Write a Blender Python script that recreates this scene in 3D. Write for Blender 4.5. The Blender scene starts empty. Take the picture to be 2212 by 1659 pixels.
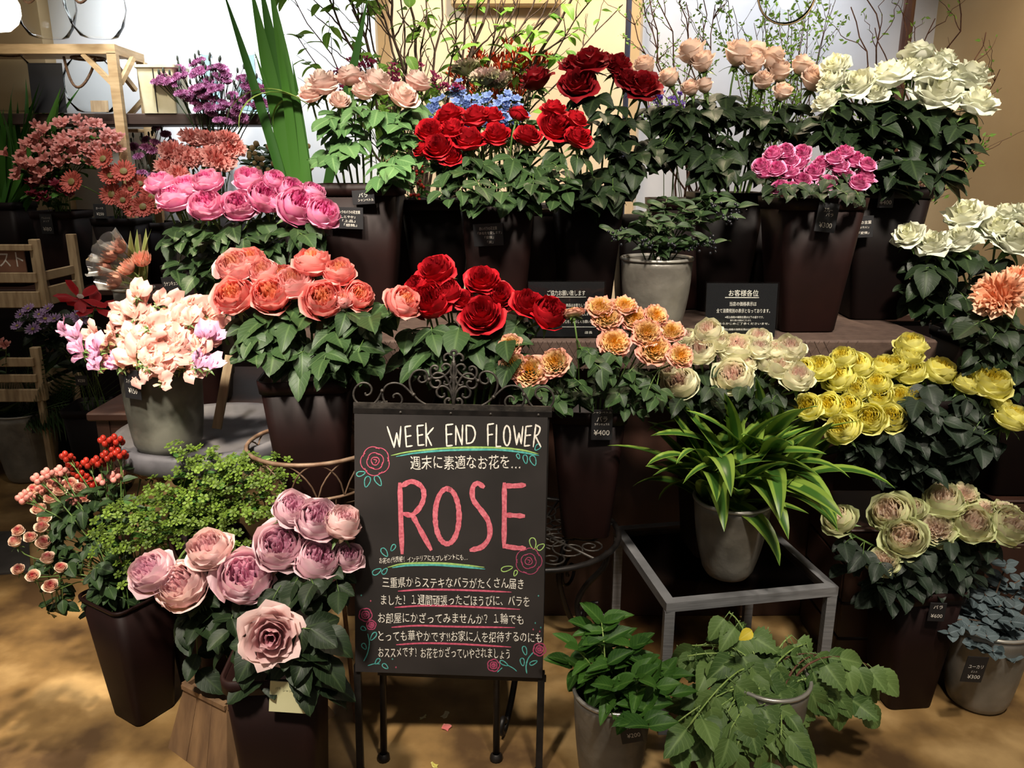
import bpy, math, random
import numpy as np
from mathutils import Vector, Matrix

# ------------------------------------------------------------------ camera, world, lights, exposure
scn = bpy.context.scene
COL = scn.collection
F, CX, CY = 1700.0, 1106.0, 829.5
PITCH = math.atan(459.0 / F)
CP, SP = math.cos(PITCH), math.sin(PITCH)
EYE = Vector((0.0, 0.0, 1.40))

cam_data = bpy.data.cameras.new('camera')
cam_data.sensor_width = 36.0
cam_data.lens = 36.0 * F / 2212.0
cam_data.clip_start = 0.05
cam = bpy.data.objects.new('camera', cam_data)
COL.objects.link(cam)
cam.location = EYE
cam.rotation_euler = (math.pi / 2 - PITCH, 0, 0)
scn.camera = cam

scn.view_settings.view_transform = 'Standard'
scn.view_settings.look = 'None'
scn.view_settings.gamma = 1.0
scn.view_settings.use_curve_mapping = False
scn.view_settings.exposure = 0.0

scn.cycles.max_bounces = 5
scn.cycles.diffuse_bounces = 2
scn.cycles.glossy_bounces = 2
scn.cycles.transmission_bounces = 3
scn.cycles.transparent_max_bounces = 12
scn.cycles.use_adaptive_sampling = True
scn.cycles.adaptive_threshold = 0.05
scn.cycles.caustics_reflective = False
scn.cycles.caustics_refractive = False

world = bpy.data.worlds.new('world')
scn.world = world
world.use_nodes = True
bgn = world.node_tree.nodes['Background']
bgn.inputs[0].default_value = (1.0, 0.90, 0.78, 1)
bgn.inputs[1].default_value = 0.17


def spot(name, loc, target, watt, color, deg=60, blend=0.6, size=0.06):
    d = bpy.data.lights.new(name, 'SPOT')
    d.energy = watt
    d.color = color
    d.spot_size = math.radians(deg)
    d.spot_blend = blend
    d.shadow_soft_size = size
    o = bpy.data.objects.new(name, d)
    COL.objects.link(o)
    o.location = loc
    o.rotation_euler = (Vector(target) - Vector(loc)).to_track_quat('-Z', 'Y').to_euler()
    return o


WARM, MID, COOL = (1.0, 0.80, 0.56), (1.0, 0.90, 0.76), (0.86, 0.92, 1.0)
spot('ceiling_or_fill_spot', (-0.75, 0.80, 2.75), (-0.64, 2.15, 1.12), 350, MID, 46, 0.95, 0.10)
spot('ceiling_or_fill_spot', (0.10, 0.75, 2.75), (0.14, 2.15, 1.12), 330, MID, 46, 0.95, 0.10)
spot('ceiling_or_fill_spot', (1.15, 0.75, 2.75), (1.20, 2.15, 1.02), 300, MID, 52, 0.95, 0.10)
spot('ceiling_or_fill_spot', (-0.75, 0.30, 2.75), (-0.74, 1.62, 0.52), 460, MID, 44, 0.95, 0.10)  # unseen fill, added to brighten the low pink roses at front left
spot('ceiling_or_fill_spot', (0.55, 0.25, 2.75), (0.52, 1.65, 0.36), 210, MID, 42, 0.95, 0.10)  # added fill that lifts the vine and leafy floor pots
spot('ceiling_or_fill_spot', (-0.95, 2.25, 2.75), (-1.28, 1.65, 0.0), 330, (1.0, 0.84, 0.62), 44, 0.7)
spot('ceiling_or_fill_spot', (0.75, 2.95, 2.75), (0.35, 1.45, 0.0), 95, WARM, 62, 0.6)
spot('ceiling_or_fill_spot', (0.15, 2.85, 2.80), (0.05, 3.35, 1.45), 150, MID, 70, 0.9)  # fill with no known fixture, added to light the middle bench flowers
spot('ceiling_or_fill_spot', (-1.7, 2.6, 2.80), (-1.65, 3.7, 1.3), 75, MID, 60, 0.9)
spot('ceiling_or_fill_spot', (-0.35, 0.85, 2.75), (-0.35, 2.40, 1.52), 170, MID, 44, 0.8, 0.10)  # extra fill added for the upper row, blush rose side
spot('ceiling_or_fill_spot', (0.95, 0.85, 2.75), (1.00, 2.50, 1.54), 170, MID, 48, 0.8, 0.10)  # extra fill added for the upper row, apricot and white rose side
spot('wall_washer', (-1.55, 3.35, 2.85), (-1.25, 4.3, 1.9), 210, COOL, 100, 0.8, 0.15)
spot('wall_washer', (0.10, 3.55, 2.85), (0.10, 4.5, 1.75), 110, WARM, 95, 0.8, 0.1)
spot('wall_washer', (1.25, 3.5, 2.85), (1.15, 4.3, 1.8), 105, COOL, 95, 0.8, 0.15)
spot('wall_washer', (2.1, 2.6, 2.8), (2.6, 3.4, 1.4), 105, WARM, 95, 0.8, 0.1)

# ------------------------------------------------------------------ helpers
R = random.Random(7)


def ray(px, py):
    x, y = (px - CX) / F, -(py - CY) / F
    return Vector((x, CP + SP * y, -SP + CP * y))


def at(px, py, Y):
    d = ray(px, py)
    return EYE + d * (Y / d.y)


def atz(px, py, z):
    d = ray(px, py)
    return EYE + d * ((z - EYE.z) / d.z)


def on_plane(px, py, p0, n):
    d = ray(px, py)
    return EYE + d * ((p0 - EYE).dot(n) / d.dot(n))


def depth(p):
    return (p.y - EYE.y) * CP - (p.z - EYE.z) * SP


def ppm(p):
    return F / depth(p)


def wx(px, Y, z):
    return (px - CX) / F * (Y * CP + (EYE.z - z) * SP)


def lin(h):
    h = h.lstrip('#')
    out = []
    for i in (0, 2, 4):
        c = int(h[i:i + 2], 16) / 255
        out.append(c / 12.92 if c <= 0.04045 else ((c + 0.055) / 1.055) ** 2.4)
    return (out[0], out[1], out[2], 1.0)


class MB:
    """collects surfaces; build() links them as one mesh object"""

    def __init__(self):
        self.v, self.f, self.t, self.L, self.n = [], [], [], [], 0

    def add(self, v, f, t=None, L=0.0):
        v = np.asarray(v, dtype=float).reshape(-1, 3)
        self.v.append(v)
        k = self.n
        self.f.extend([tuple(i + k for i in q) for q in f])
        self.t.append(np.zeros(len(v)) if t is None else np.asarray(t, dtype=float))
        self.L.append(np.full(len(v), L) if np.isscalar(L) else np.asarray(L, dtype=float))
        self.n += len(v)
        return self

    def mesh(self, name, mat, origin=None, smooth=True):
        v = np.concatenate(self.v)
        if origin is not None:
            v = v - np.array(origin)
        m = bpy.data.meshes.new(name)
        m.from_pydata(v.tolist(), [], self.f)
        a = m.attributes.new('t', 'FLOAT', 'POINT')
        a.data.foreach_set('value', np.concatenate(self.t).astype(np.float32))
        a = m.attributes.new('L', 'FLOAT', 'POINT')
        a.data.foreach_set('value', np.concatenate(self.L).astype(np.float32))
        if smooth:
            m.shade_smooth()
        if mat:
            m.materials.append(mat)
        return m

    def build(self, name, mat, parent=None, origin=(0, 0, 0), smooth=True):
        return put(name, self.mesh(name, mat, origin, smooth), parent)


def put(name, mesh, parent=None, mtx=None):
    o = bpy.data.objects.new(name, mesh)
    COL.objects.link(o)
    if parent is not None:
        o.parent = parent
    if mtx is not None:
        o.matrix_basis = mtx
    return o


def tagit(o, label=None, cat=None, group=None, kind=None):
    if label:
        o['label'] = label
    if cat:
        o['category'] = cat
    if group:
        o['group'] = group
    if kind:
        o['kind'] = kind
    return o


def thing(name, label, cat, loc, group=None):
    o = bpy.data.objects.new(name, None)
    COL.objects.link(o)
    o.empty_display_size = 0.02
    o.location = loc
    return tagit(o, label, cat, group)


def box_vf(x0, x1, y0, y1, z0, z1):
    v = [(x, y, z) for z in (z0, z1) for y in (y0, y1) for x in (x0, x1)]
    f = [(0, 2, 3, 1), (4, 5, 7, 6), (0, 1, 5, 4), (2, 6, 7, 3), (0, 4, 6, 2), (1, 3, 7, 5)]
    return v, f


def bevel_box(x0, x1, y0, y1, z0, z1, b=0.004):
    """box with chamfered edges"""
    c = np.array([(x0 + x1) / 2, (y0 + y1) / 2, (z0 + z1) / 2])
    h = np.array([(x1 - x0) / 2, (y1 - y0) / 2, (z1 - z0) / 2])
    b = min(b, h.min() * 0.9)
    v, idx = [], {}
    for sx in (-1, 1):
        for sy in (-1, 1):
            for sz in (-1, 1):
                s = np.array([sx, sy, sz])
                for ax in range(3):
                    p = s * h
                    for k in range(3):
                        if k != ax:
                            p[k] -= s[k] * b
                    idx[(sx, sy, sz, ax)] = len(v)
                    v.append(c + p)
    f = []
    for ax in range(3):
        a, d = [k for k in range(3) if k != ax]
        for s in (-1, 1):
            q = []
            for (i, j) in ((-1, -1), (1, -1), (1, 1), (-1, 1)):
                k = [0, 0, 0]
                k[ax], k[a], k[d] = s, i, j
                q.append(idx[(*k, ax)])
            f.append(q)
    for ax in range(3):                       # edge chamfers along axis ax
        a, d = [k for k in range(3) if k != ax]
        for i in (-1, 1):
            for j in (-1, 1):
                k0, k1 = [0, 0, 0], [0, 0, 0]
                k0[ax], k1[ax] = -1, 1
                k0[a] = k1[a] = i
                k0[d] = k1[d] = j
                f.append([idx[(*k0, a)], idx[(*k0, d)], idx[(*k1, d)], idx[(*k1, a)]])
    for sx in (-1, 1):
        for sy in (-1, 1):
            for sz in (-1, 1):
                f.append([idx[(sx, sy, sz, ax)] for ax in range(3)])
    return v, f


def tube_vf(pts, rad, sides=6, caps=True):
    P = np.array([tuple(p) for p in pts], dtype=float)
    n = len(P)
    rad = np.full(n, rad) if np.isscalar(rad) else np.asarray(rad, dtype=float)
    T = np.gradient(P, axis=0)
    T /= np.linalg.norm(T, axis=1)[:, None] + 1e-12
    ref = np.array([0.0, 0, 1]) if abs(T[0][2]) < 0.9 else np.array([1.0, 0, 0])
    v = []
    a = np.arange(sides) * 2 * math.pi / sides
    u = np.cross(T[0], ref)
    u /= np.linalg.norm(u)
    for i in range(n):
        u = u - T[i] * u.dot(T[i])
        u /= np.linalg.norm(u) + 1e-12
        w = np.cross(T[i], u)
        v.append(P[i] + rad[i] * (np.cos(a)[:, None] * u + np.sin(a)[:, None] * w))
    v = np.concatenate(v)
    f = []
    for i in range(n - 1):
        for k in range(sides):
            k2 = (k + 1) % sides
            f.append((i * sides + k, i * sides + k2, (i + 1) * sides + k2, (i + 1) * sides + k))
    if caps:
        f.append(tuple(range(sides))[::-1])
        f.append(tuple((n - 1) * sides + k for k in range(sides)))
    return v, f


def bar_vf(p, q, w, d=None):
    """square bar from p to q"""
    d = d or w
    p, q = Vector(p), Vector(q)
    T = (q - p).normalized()
    ref = Vector((0, 0, 1)) if abs(T.z) < 0.9 else Vector((0, 1, 0))
    u = T.cross(ref).normalized()
    s = u.cross(T).normalized()
    v = [c + u * (i * w / 2) + s * (j * d / 2) for c in (p, q) for (i, j) in ((-1, -1), (1, -1), (1, 1), (-1, 1))]
    f = [(3, 2, 1, 0), (4, 5, 6, 7)] + [(k, (k + 1) % 4, 4 + (k + 1) % 4, 4 + k) for k in range(4)]
    return [tuple(x) for x in v], f


def lathe_vf(prof, n=28, cx=0, cy=0):
    v, f = [], []
    for (r, z) in prof:
        for k in range(n):
            a = 2 * math.pi * k / n
            v.append((cx + r * math.cos(a), cy + r * math.sin(a), z))
    for i in range(len(prof) - 1):
        for k in range(n):
            k2 = (k + 1) % n
            f.append((i * n + k, i * n + k2, (i + 1) * n + k2, (i + 1) * n + k))
    return v, f


def smooth_pts(pts, per=6, closed=False):
    P = [Vector(p) for p in pts]
    n = len(P)
    out = []
    for i in range(n if closed else n - 1):
        p1, p2 = P[i], P[(i + 1) % n]
        p0 = P[i - 1] if (closed or i > 0) else p1 + (p1 - p2)
        p3 = P[(i + 2) % n] if (closed or i + 2 < n) else p2 + (p2 - p1)
        for k in range(per):
            s = k / per
            out.append(0.5 * ((2 * p1) + (p2 - p0) * s + (2 * p0 - 5 * p1 + 4 * p2 - p3) * s * s + (3 * p1 - p0 - 3 * p2 + p3) * s ** 3))
    if not closed:
        out.append(P[-1])
    return out


def bez(p0, p1, p2, p3, n=10):
    out = []
    for i in range(n + 1):
        s = i / n
        out.append(p0 * (1 - s) ** 3 + p1 * (3 * s * (1 - s) ** 2) + p2 * (3 * s * s * (1 - s)) + p3 * s ** 3)
    return out


def frame_mtx(origin, zaxis, spin=0.0, scale=1.0, yhint=None):
    z = Vector(zaxis).normalized()
    ref = Vector(yhint) if yhint is not None else (Vector((0, 1, 0)) if abs(z.y) < 0.9 else Vector((1, 0, 0)))
    x = ref.cross(z).normalized()
    y = z.cross(x)
    m = Matrix(((x.x, y.x, z.x, 0), (x.y, y.y, z.y, 0), (x.z, y.z, z.z, 0), (0, 0, 0, 1)))
    return Matrix.Translation(origin) @ m @ Matrix.Rotation(spin, 4, 'Z') @ Matrix.Scale(scale, 4)


def leaf_mtx(origin, ydir, nhint, scale=1.0, wide=1.0):
    """leaf meshes run along +Y with +Z as upper side"""
    y = Vector(ydir).normalized()
    x = y.cross(Vector(nhint))
    if x.length < 1e-4:
        x = y.cross(Vector((1, 0.1, 0)))
    x.normalize()
    z = x.cross(y)
    m = Matrix(((x.x, y.x, z.x, 0), (x.y, y.y, z.y, 0), (x.z, y.z, z.z, 0), (0, 0, 0, 1)))
    return Matrix.Translation(origin) @ m @ Matrix.Diagonal((scale * wide, scale, scale, 1))


ORD = ['first', 'second', 'third', 'fourth', 'fifth', 'sixth', 'seventh', 'eighth', 'ninth', 'tenth', 'eleventh', 'twelfth',
       'thirteenth', 'fourteenth', 'fifteenth', 'sixteenth', 'seventeenth', 'eighteenth', 'nineteenth', 'twentieth'] + ['twenty-' + w for w in ('first', 'second', 'third', 'fourth', 'fifth', 'sixth', 'seventh', 'eighth', 'ninth')] + ['thirtieth'] * 9


def rows_of(pts, per_row=6):
    """pts: [(px,py)] -> [(row name, ordinal phrase)] single-valued per point"""
    n = len(pts)
    k = 1 if n <= per_row else max(2, round(n / per_row))
    order = sorted(range(n), key=lambda i: pts[i][1])
    names = {1: ['only'], 2: ['upper', 'lower'], 3: ['upper', 'middle', 'lower'], 4: ['top', 'second', 'third', 'bottom'],
             5: ['top', 'second', 'middle', 'fourth', 'bottom']}[min(k, 5)]
    k = min(k, 5)
    out = [None] * n
    for r in range(k):
        ids = sorted(order[r * n // k:(r + 1) * n // k], key=lambda i: pts[i][0])
        for j, i in enumerate(ids):
            if j == 0:
                o = 'leftmost'
            elif j == len(ids) - 1:
                o = 'rightmost'
            else:
                o = ORD[j] + ' from left'
            out[i] = (names[r] if k > 1 else '', o)
    return out


# ------------------------------------------------------------------ materials
def new_mat(name):
    m = bpy.data.materials.new(name)
    m.use_nodes = True
    nt = m.node_tree
    b = nt.nodes['Principled BSDF']
    return m, nt, b


def plain(name, c, rough=0.6, metal=0.0, spec=0.5, emit=None, es=0.0):
    m, nt, b = new_mat(name)
    b.inputs['Base Color'].default_value = lin(c) if isinstance(c, str) else c
    b.inputs['Roughness'].default_value = rough
    b.inputs['Metallic'].default_value = metal
    b.inputs['Specular IOR Level'].default_value = spec
    if emit:
        b.inputs['Emission Color'].default_value = lin(emit)
        b.inputs['Emission Strength'].default_value = es
    return m


def noisy(name, c1, c2, scale=8.0, rough=0.6, metal=0.0, detail=6.0, bump=0.0, bscale=None, stretch=None, spec=0.5, lo=0.35, hi=0.65, c3=None, rvar=0.0):
    m, nt, b = new_mat(name)
    N = nt.nodes
    tc = N.new('ShaderNodeTexCoord')
    mp = N.new('ShaderNodeMapping')
    if stretch:
        mp.inputs['Scale'].default_value = stretch
    nt.links.new(tc.outputs['Object'], mp.inputs['Vector'])
    no = N.new('ShaderNodeTexNoise')
    no.inputs['Scale'].default_value = scale
    no.inputs['Detail'].default_value = detail
    nt.links.new(mp.outputs['Vector'], no.inputs['Vector'])
    cr = N.new('ShaderNodeValToRGB')
    e = cr.color_ramp.elements
    e[0].position, e[1].position = lo, hi
    e[0].color, e[1].color = lin(c1), lin(c2)
    if c3:
        x = e.new((lo + hi) / 2)
        x.color = lin(c3)
    nt.links.new(no.outputs['Fac'], cr.inputs['Fac'])
    nt.links.new(cr.outputs['Color'], b.inputs['Base Color'])
    b.inputs['Roughness'].default_value = rough
    b.inputs['Metallic'].default_value = metal
    b.inputs['Specular IOR Level'].default_value = spec
    if rvar:
        mr = N.new('ShaderNodeMapRange')
        mr.inputs['To Min'].default_value = max(0.05, rough - rvar)
        mr.inputs['To Max'].default_value = min(1, rough + rvar)
        nt.links.new(no.outputs['Fac'], mr.inputs['Value'])
        nt.links.new(mr.outputs['Result'], b.inputs['Roughness'])
    if bump:
        n2 = N.new('ShaderNodeTexNoise')
        n2.inputs['Scale'].default_value = bscale or scale * 2
        n2.inputs['Detail'].default_value = 3
        nt.links.new(mp.outputs['Vector'], n2.inputs['Vector'])
        bp = N.new('ShaderNodeBump')
        bp.inputs['Strength'].default_value = bump
        bp.inputs['Distance'].default_value = 0.004
        nt.links.new(n2.outputs['Fac'], bp.inputs['Height'])
        nt.links.new(bp.outputs['Normal'], b.inputs['Normal'])
    return m


def petal_mat(name, inner, mid, outer, edge=None, trans=0.32, base=None, rough=0.55, var=0.18):
    """L: 0 centre .. 1 outermost petal; t: 0 petal base .. 1 petal rim"""
    m, nt, b = new_mat(name)
    N, lk = nt.nodes, nt.links.new
    aL = N.new('ShaderNodeAttribute')
    aL.attribute_name = 'L'
    at_ = N.new('ShaderNodeAttribute')
    at_.attribute_name = 't'
    cr = N.new('ShaderNodeValToRGB')
    e = cr.color_ramp.elements
    e[0].color, e[1].color = lin(inner), lin(outer)
    x = e.new(0.5)
    x.color = lin(mid)
    lk(aL.outputs['Fac'], cr.inputs['Fac'])
    c = cr.outputs['Color']
    if edge:
        r2 = N.new('ShaderNodeMapRange')
        r2.inputs['From Min'].default_value = 0.62
        r2.inputs['From Max'].default_value = 1.0
        lk(at_.outputs['Fac'], r2.inputs['Value'])
        mx = N.new('ShaderNodeMix')
        mx.data_type = 'RGBA'
        mu_ = N.new('ShaderNodeMath')
        mu_.operation = 'MULTIPLY'
        lk(r2.outputs['Result'], mu_.inputs[0])
        lk(aL.outputs['Fac'], mu_.inputs[1])
        lk(mu_.outputs[0], mx.inputs['Factor'])
        lk(c, mx.inputs[6])
        mx.inputs[7].default_value = lin(edge)
        c = mx.outputs[2]
    if base:
        r3 = N.new('ShaderNodeMapRange')
        r3.inputs['From Min'].default_value = 0.45
        r3.inputs['From Max'].default_value = 0.05
        lk(at_.outputs['Fac'], r3.inputs['Value'])
        mx = N.new('ShaderNodeMix')
        mx.data_type = 'RGBA'
        lk(r3.outputs['Result'], mx.inputs['Factor'])
        lk(c, mx.inputs[6])
        mx.inputs[7].default_value = lin(base)
        c = mx.outputs[2]
    oi = N.new('ShaderNodeObjectInfo')
    rv = N.new('ShaderNodeMapRange')
    rv.inputs['To Min'].default_value = 1 - var
    rv.inputs['To Max'].default_value = 1 + var * 0.6
    lk(oi.outputs['Random'], rv.inputs['Value'])
    hs = N.new('ShaderNodeHueSaturation')
    lk(rv.outputs['Result'], hs.inputs['Value'])
    lk(c, hs.inputs['Color'])
    c = hs.outputs['Color']
    lk(c, b.inputs['Base Color'])
    b.inputs['Roughness'].default_value = rough
    b.inputs['Specular IOR Level'].default_value = 0.28
    tr = N.new('ShaderNodeBsdfTranslucent')
    lk(c, tr.inputs['Color'])
    ms = N.new('ShaderNodeMixShader')
    ms.inputs['Fac'].default_value = trans
    lk(b.outputs['BSDF'], ms.inputs[1])
    lk(tr.outputs['BSDF'], ms.inputs[2])
    lk(ms.outputs['Shader'], N['Material Output'].inputs['Surface'])
    return m


def leaf_mat(name, c1, c2, vein, rough=0.50, trans=0.12, stripe=None, spec=0.28):
    """L: -1..1 across the blade, t: along it"""
    m, nt, b = new_mat(name)
    N, lk = nt.nodes, nt.links.new
    aL = N.new('ShaderNodeAttribute')
    aL.attribute_name = 'L'
    at_ = N.new('ShaderNodeAttribute')
    at_.attribute_name = 't'
    oi = N.new('ShaderNodeObjectInfo')
    mx = N.new('ShaderNodeMix')
    mx.data_type = 'RGBA'
    lk(oi.outputs['Random'], mx.inputs['Factor'])
    mx.inputs[6].default_value = lin(c1)
    mx.inputs[7].default_value = lin(c2)
    ab = N.new('ShaderNodeMath')
    ab.operation = 'ABSOLUTE'
    lk(aL.outputs['Fac'], ab.inputs[0])
    if stripe is None:
        # side veins: sin(t*k - |u|*j), plus the midrib
        mu = N.new('ShaderNodeMath')
        mu.operation = 'MULTIPLY_ADD'
        lk(ab.outputs[0], mu.inputs[0])
        mu.inputs[1].default_value = -0.32
        lk(at_.outputs['Fac'], mu.inputs[2])
        sn = N.new('ShaderNodeMath')
        sn.operation = 'MULTIPLY'
        lk(mu.outputs[0], sn.inputs[0])
        sn.inputs[1].default_value = 44.0
        si = N.new('ShaderNodeMath')
        si.operation = 'SINE'
        lk(sn.outputs[0], si.inputs[0])
        r1 = N.new('ShaderNodeMapRange')
        r1.inputs['From Min'].default_value = 0.86
        r1.inputs['From Max'].default_value = 1.0
        r1.inputs['To Max'].default_value = 0.35
        lk(si.outputs[0], r1.inputs['Value'])
        r2 = N.new('ShaderNodeMapRange')
        r2.inputs['From Min'].default_value = 0.17
        r2.inputs['From Max'].default_value = 0.0
        r2.inputs['To Max'].default_value = 0.7
        lk(ab.outputs[0], r2.inputs['Value'])
        mxx = N.new('ShaderNodeMath')
        mxx.operation = 'MAXIMUM'
        lk(r1.outputs['Result'], mxx.inputs[0])
        lk(r2.outputs['Result'], mxx.inputs[1])
        fac = mxx.outputs[0]
        bp = N.new('ShaderNodeBump')
        bp.inputs['Strength'].default_value = 0.25
        bp.inputs['Distance'].default_value = 0.003
        bp.invert = True
        lk(fac, bp.inputs['Height'])
        lk(bp.outputs['Normal'], b.inputs['Normal'])
        vc = vein
    else:
        r2 = N.new('ShaderNodeMapRange')
        r2.inputs['From Min'].default_value = stripe[0]
        r2.inputs['From Max'].default_value = stripe[1]
        lk(ab.outputs[0], r2.inputs['Value'])
        fac = r2.outputs['Result']
        vc = vein
    m2 = N.new('ShaderNodeMix')
    m2.data_type = 'RGBA'
    lk(fac, m2.inputs['Factor'])
    lk(mx.outputs[2], m2.inputs[6])
    m2.inputs[7].default_value = lin(vc)
    lk(m2.outputs[2], b.inputs['Base Color'])
    b.inputs['Roughness'].default_value = rough
    b.inputs['Specular IOR Level'].default_value = spec
    tr = N.new('ShaderNodeBsdfTranslucent')
    lk(m2.outputs[2], tr.inputs['Color'])
    ms = N.new('ShaderNodeMixShader')
    ms.inputs['Fac'].default_value = trans
    lk(b.outputs['BSDF'], ms.inputs[1])
    lk(tr.outputs['BSDF'], ms.inputs[2])
    lk(ms.outputs['Shader'], N['Material Output'].inputs['Surface'])
    return m


def glass_mat(name, tint=(1, 1, 1, 1), rough=0.0, mixc=0.08):
    """clear thin glass: see-through with a Fresnel sheen"""
    m, nt, b = new_mat(name)
    N, lk = nt.nodes, nt.links.new
    tr = N.new('ShaderNodeBsdfTransparent')
    tr.inputs['Color'].default_value = tint
    gl = N.new('ShaderNodeBsdfGlossy')
    gl.inputs['Roughness'].default_value = rough
    lw = N.new('ShaderNodeLayerWeight')
    lw.inputs['Blend'].default_value = mixc
    ms = N.new('ShaderNodeMixShader')
    lk(lw.outputs['Fresnel'], ms.inputs['Fac'])
    lk(tr.outputs[0], ms.inputs[1])
    lk(gl.outputs[0], ms.inputs[2])
    lk(ms.outputs[0], N['Material Output'].inputs['Surface'])
    return m


M = {}
M['bucket'] = noisy('bucket_plastic', '160908', '200e0c', 5, 0.55, spec=0.18)
M['bucket_dark'] = noisy('bucket_plastic_dark', '0c0606', '130908', 5, 0.55, spec=0.15)
M['zinc'] = noisy('zinc_pot', '6c6962', '908c84', 9, 0.42, 0.35, bump=0.35, bscale=26, rvar=0.12)
M['white_pot'] = noisy('hammered_pot', '625e57', '8a867c', 7, 0.40, 0.25, bump=0.5, bscale=34, rvar=0.1)
M['pewter'] = noisy('weathered_zinc', '4e4e46', '7a796e', 7, 0.5, 0.3, bump=0.2, bscale=30, lo=0.42, hi=0.6)
M['rim'] = plain('pot_rim', 'a8a59d', 0.3, 0.5)
M['iron'] = noisy('wrought_iron', '2b2826', '4b4641', 40, 0.5, 0.6, bump=0.3, bscale=120)
M['iron_dark'] = noisy('black_iron', '151312', '262220', 30, 0.45, 0.5)
M['rust_iron'] = noisy('rusty_wire', '6a4f3c', '8c7560', 30, 0.6, 0.4)
M['steel'] = noisy('brushed_steel', '6e6e70', '88888a', 12, 0.42, 0.25, stretch=(1, 1, 12))
M['blackboard'] = noisy('blackboard', '211e1d', '2b2726', 6, 0.62, spec=0.3)
M['card'] = plain('black_card', '17171a', 0.5)
M['chalk_white'] = noisy('chalk_white', 'c2bcb2', 'dcd6cc', 200, 0.9)
M['chalk_pink'] = noisy('chalk_pink', 'aa4856', 'ca6e7a', 160, 0.9)
M['chalk_rose'] = noisy('chalk_rose', 'a03a55', 'c45a70', 160, 0.9)
M['chalk_plum'] = noisy('chalk_plum', '85304f', '9e3f5e', 160, 0.9)
M['chalk_teal'] = noisy('chalk_teal', '368886', '58a89f', 160, 0.9)
M['chalk_lime'] = noisy('chalk_lime', '7ea054', '9ab86a', 160, 0.9)
M['chalk_green'] = noisy('chalk_green', '56b090', '7cc8a0', 90, 0.9)
M['ink'] = plain('dark_ink', '2a3a2a', 0.8)
M['stem'] = noisy('rose_stem', '3d5a26', '5f7a3a', 20, 0.5)
M['stem_dark'] = noisy('dark_stem', '22331a', '35491f', 20, 0.55)
M['stem_pale'] = noisy('pale_stem', '7d9a4a', '9fb866', 20, 0.5)
M['bark'] = noisy('bark', '3a2a20', '66503f', 60, 0.8, bump=0.4, bscale=150)
M['bark_red'] = noisy('bark_red', '4a2a1e', '6d4632', 60, 0.7)
M['wood_pale'] = noisy('pale_wood', 'b49468', 'd0b184', 9, 0.6, stretch=(1, 1, 6))
M['wood_crate'] = noisy('crate_wood', '8f785a', 'b09a78', 9, 0.7, stretch=(6, 1, 1), bump=0.15)
M['wood_dark'] = noisy('dark_wood', '2a1710', '3d241a', 7, 0.5, stretch=(1, 1, 0.2), bump=0.1)
M['wood_box'] = noisy('box_wood', '5a4330', '8a6c4c', 7, 0.65, stretch=(4, 4, 0.6), bump=0.15, lo=0.3, hi=0.75)
M['shelf_brown'] = noisy('shelf_brown', '33231b', '47342a', 9, 0.6, stretch=(0.3, 3, 3))
M['paper'] = noisy('note_paper', 'c9c79a', 'd6d4aa', 6, 0.8)
M['cream_tin'] = noisy('cream_tin', 'd8cda0', 'e9e1bf', 10, 0.45, 0.1)
M['jute'] = noisy('twine', '4a3424', '6f5238', 90, 0.9)
M['glass'] = glass_mat('clear_glass', (0.97, 0.985, 0.98, 1))
M['glass_blue'] = glass_mat('blue_glass', (0.82, 0.91, 0.92, 1))
M['glass_table'] = glass_mat('table_glass', (0.62, 0.56, 0.50, 1), 0.06, 0.12)
M['cello'] = glass_mat('cellophane', (0.93, 0.93, 0.92, 1), 0.16, 0.40)
_nt = M['cello'].node_tree
_df = _nt.nodes.new('ShaderNodeBsdfTranslucent')
_df.inputs['Color'].default_value = (.9, .9, .9, 1)
_mx = _nt.nodes.new('ShaderNodeMixShader')
_mx.inputs['Fac'].default_value = .22
_src = _nt.nodes['Material Output'].inputs['Surface'].links[0].from_socket
_nt.links.new(_src, _mx.inputs[1])
_nt.links.new(_df.outputs[0], _mx.inputs[2])
_nt.links.new(_mx.outputs[0], _nt.nodes['Material Output'].inputs['Surface'])
M['acrylic'] = glass_mat('acrylic', (0.95, 0.96, 0.96, 1), 0.05, 0.2)
M['lamp_white'] = plain('lamp_glow', 'ffffff', 0.5, emit='fff3dd', es=6.0)
M['bulb'] = plain('bulb_glow', 'ffffff', 0.5, emit='fff0cc', es=25.0)

LEAF = {}
LEAF['mid'] = leaf_mat('rose_leaf_mid', '1d2f17', '314826', '4d633a')
LEAF['light'] = leaf_mat('rose_leaf_light', '3e6036', '5a7c4a', '789662')
LEAF['dark'] = leaf_mat('rose_leaf_dark', '132010', '21311a', '38482a')
LEAF['blue'] = leaf_mat('rose_leaf_blue', '151f16', '253225', '3b473a')
LEAF['fresh'] = leaf_mat('fresh_leaf', '274a18', '3e6424', '5c803a')
LEAF['vine'] = leaf_mat('vine_leaf', '3f5a2c', '6a8448', '86a062')
LEAF['yellow'] = leaf_mat('yellow_leaf', 'c8b42c', 'ddc838', 'e2d468')
LEAF['lime'] = leaf_mat('lime_leaf', '86a832', 'a9c44a', 'b9d06a')
LEAF['euca'] = leaf_mat('eucalyptus_leaf', '3c494c', '5c6a6e', '76848a', rough=0.6)
LEAF['blade'] = leaf_mat('blade_leaf', '2f5a22', '46762c', '5d8a3e', stripe=(2, 3))
LEAF['palebl'] = leaf_mat('pale_blade', '8fae52', 'aac468', 'b9cf80', stripe=(2, 3))
LEAF['draca'] = leaf_mat('striped_leaf', '335520', '42682a', '76903a', stripe=(0.42, 0.56), rough=0.35)
LEAF['branch'] = leaf_mat('branch_leaf', '5a8a2e', '88b044', '9cc060', trans=0.3)
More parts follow.
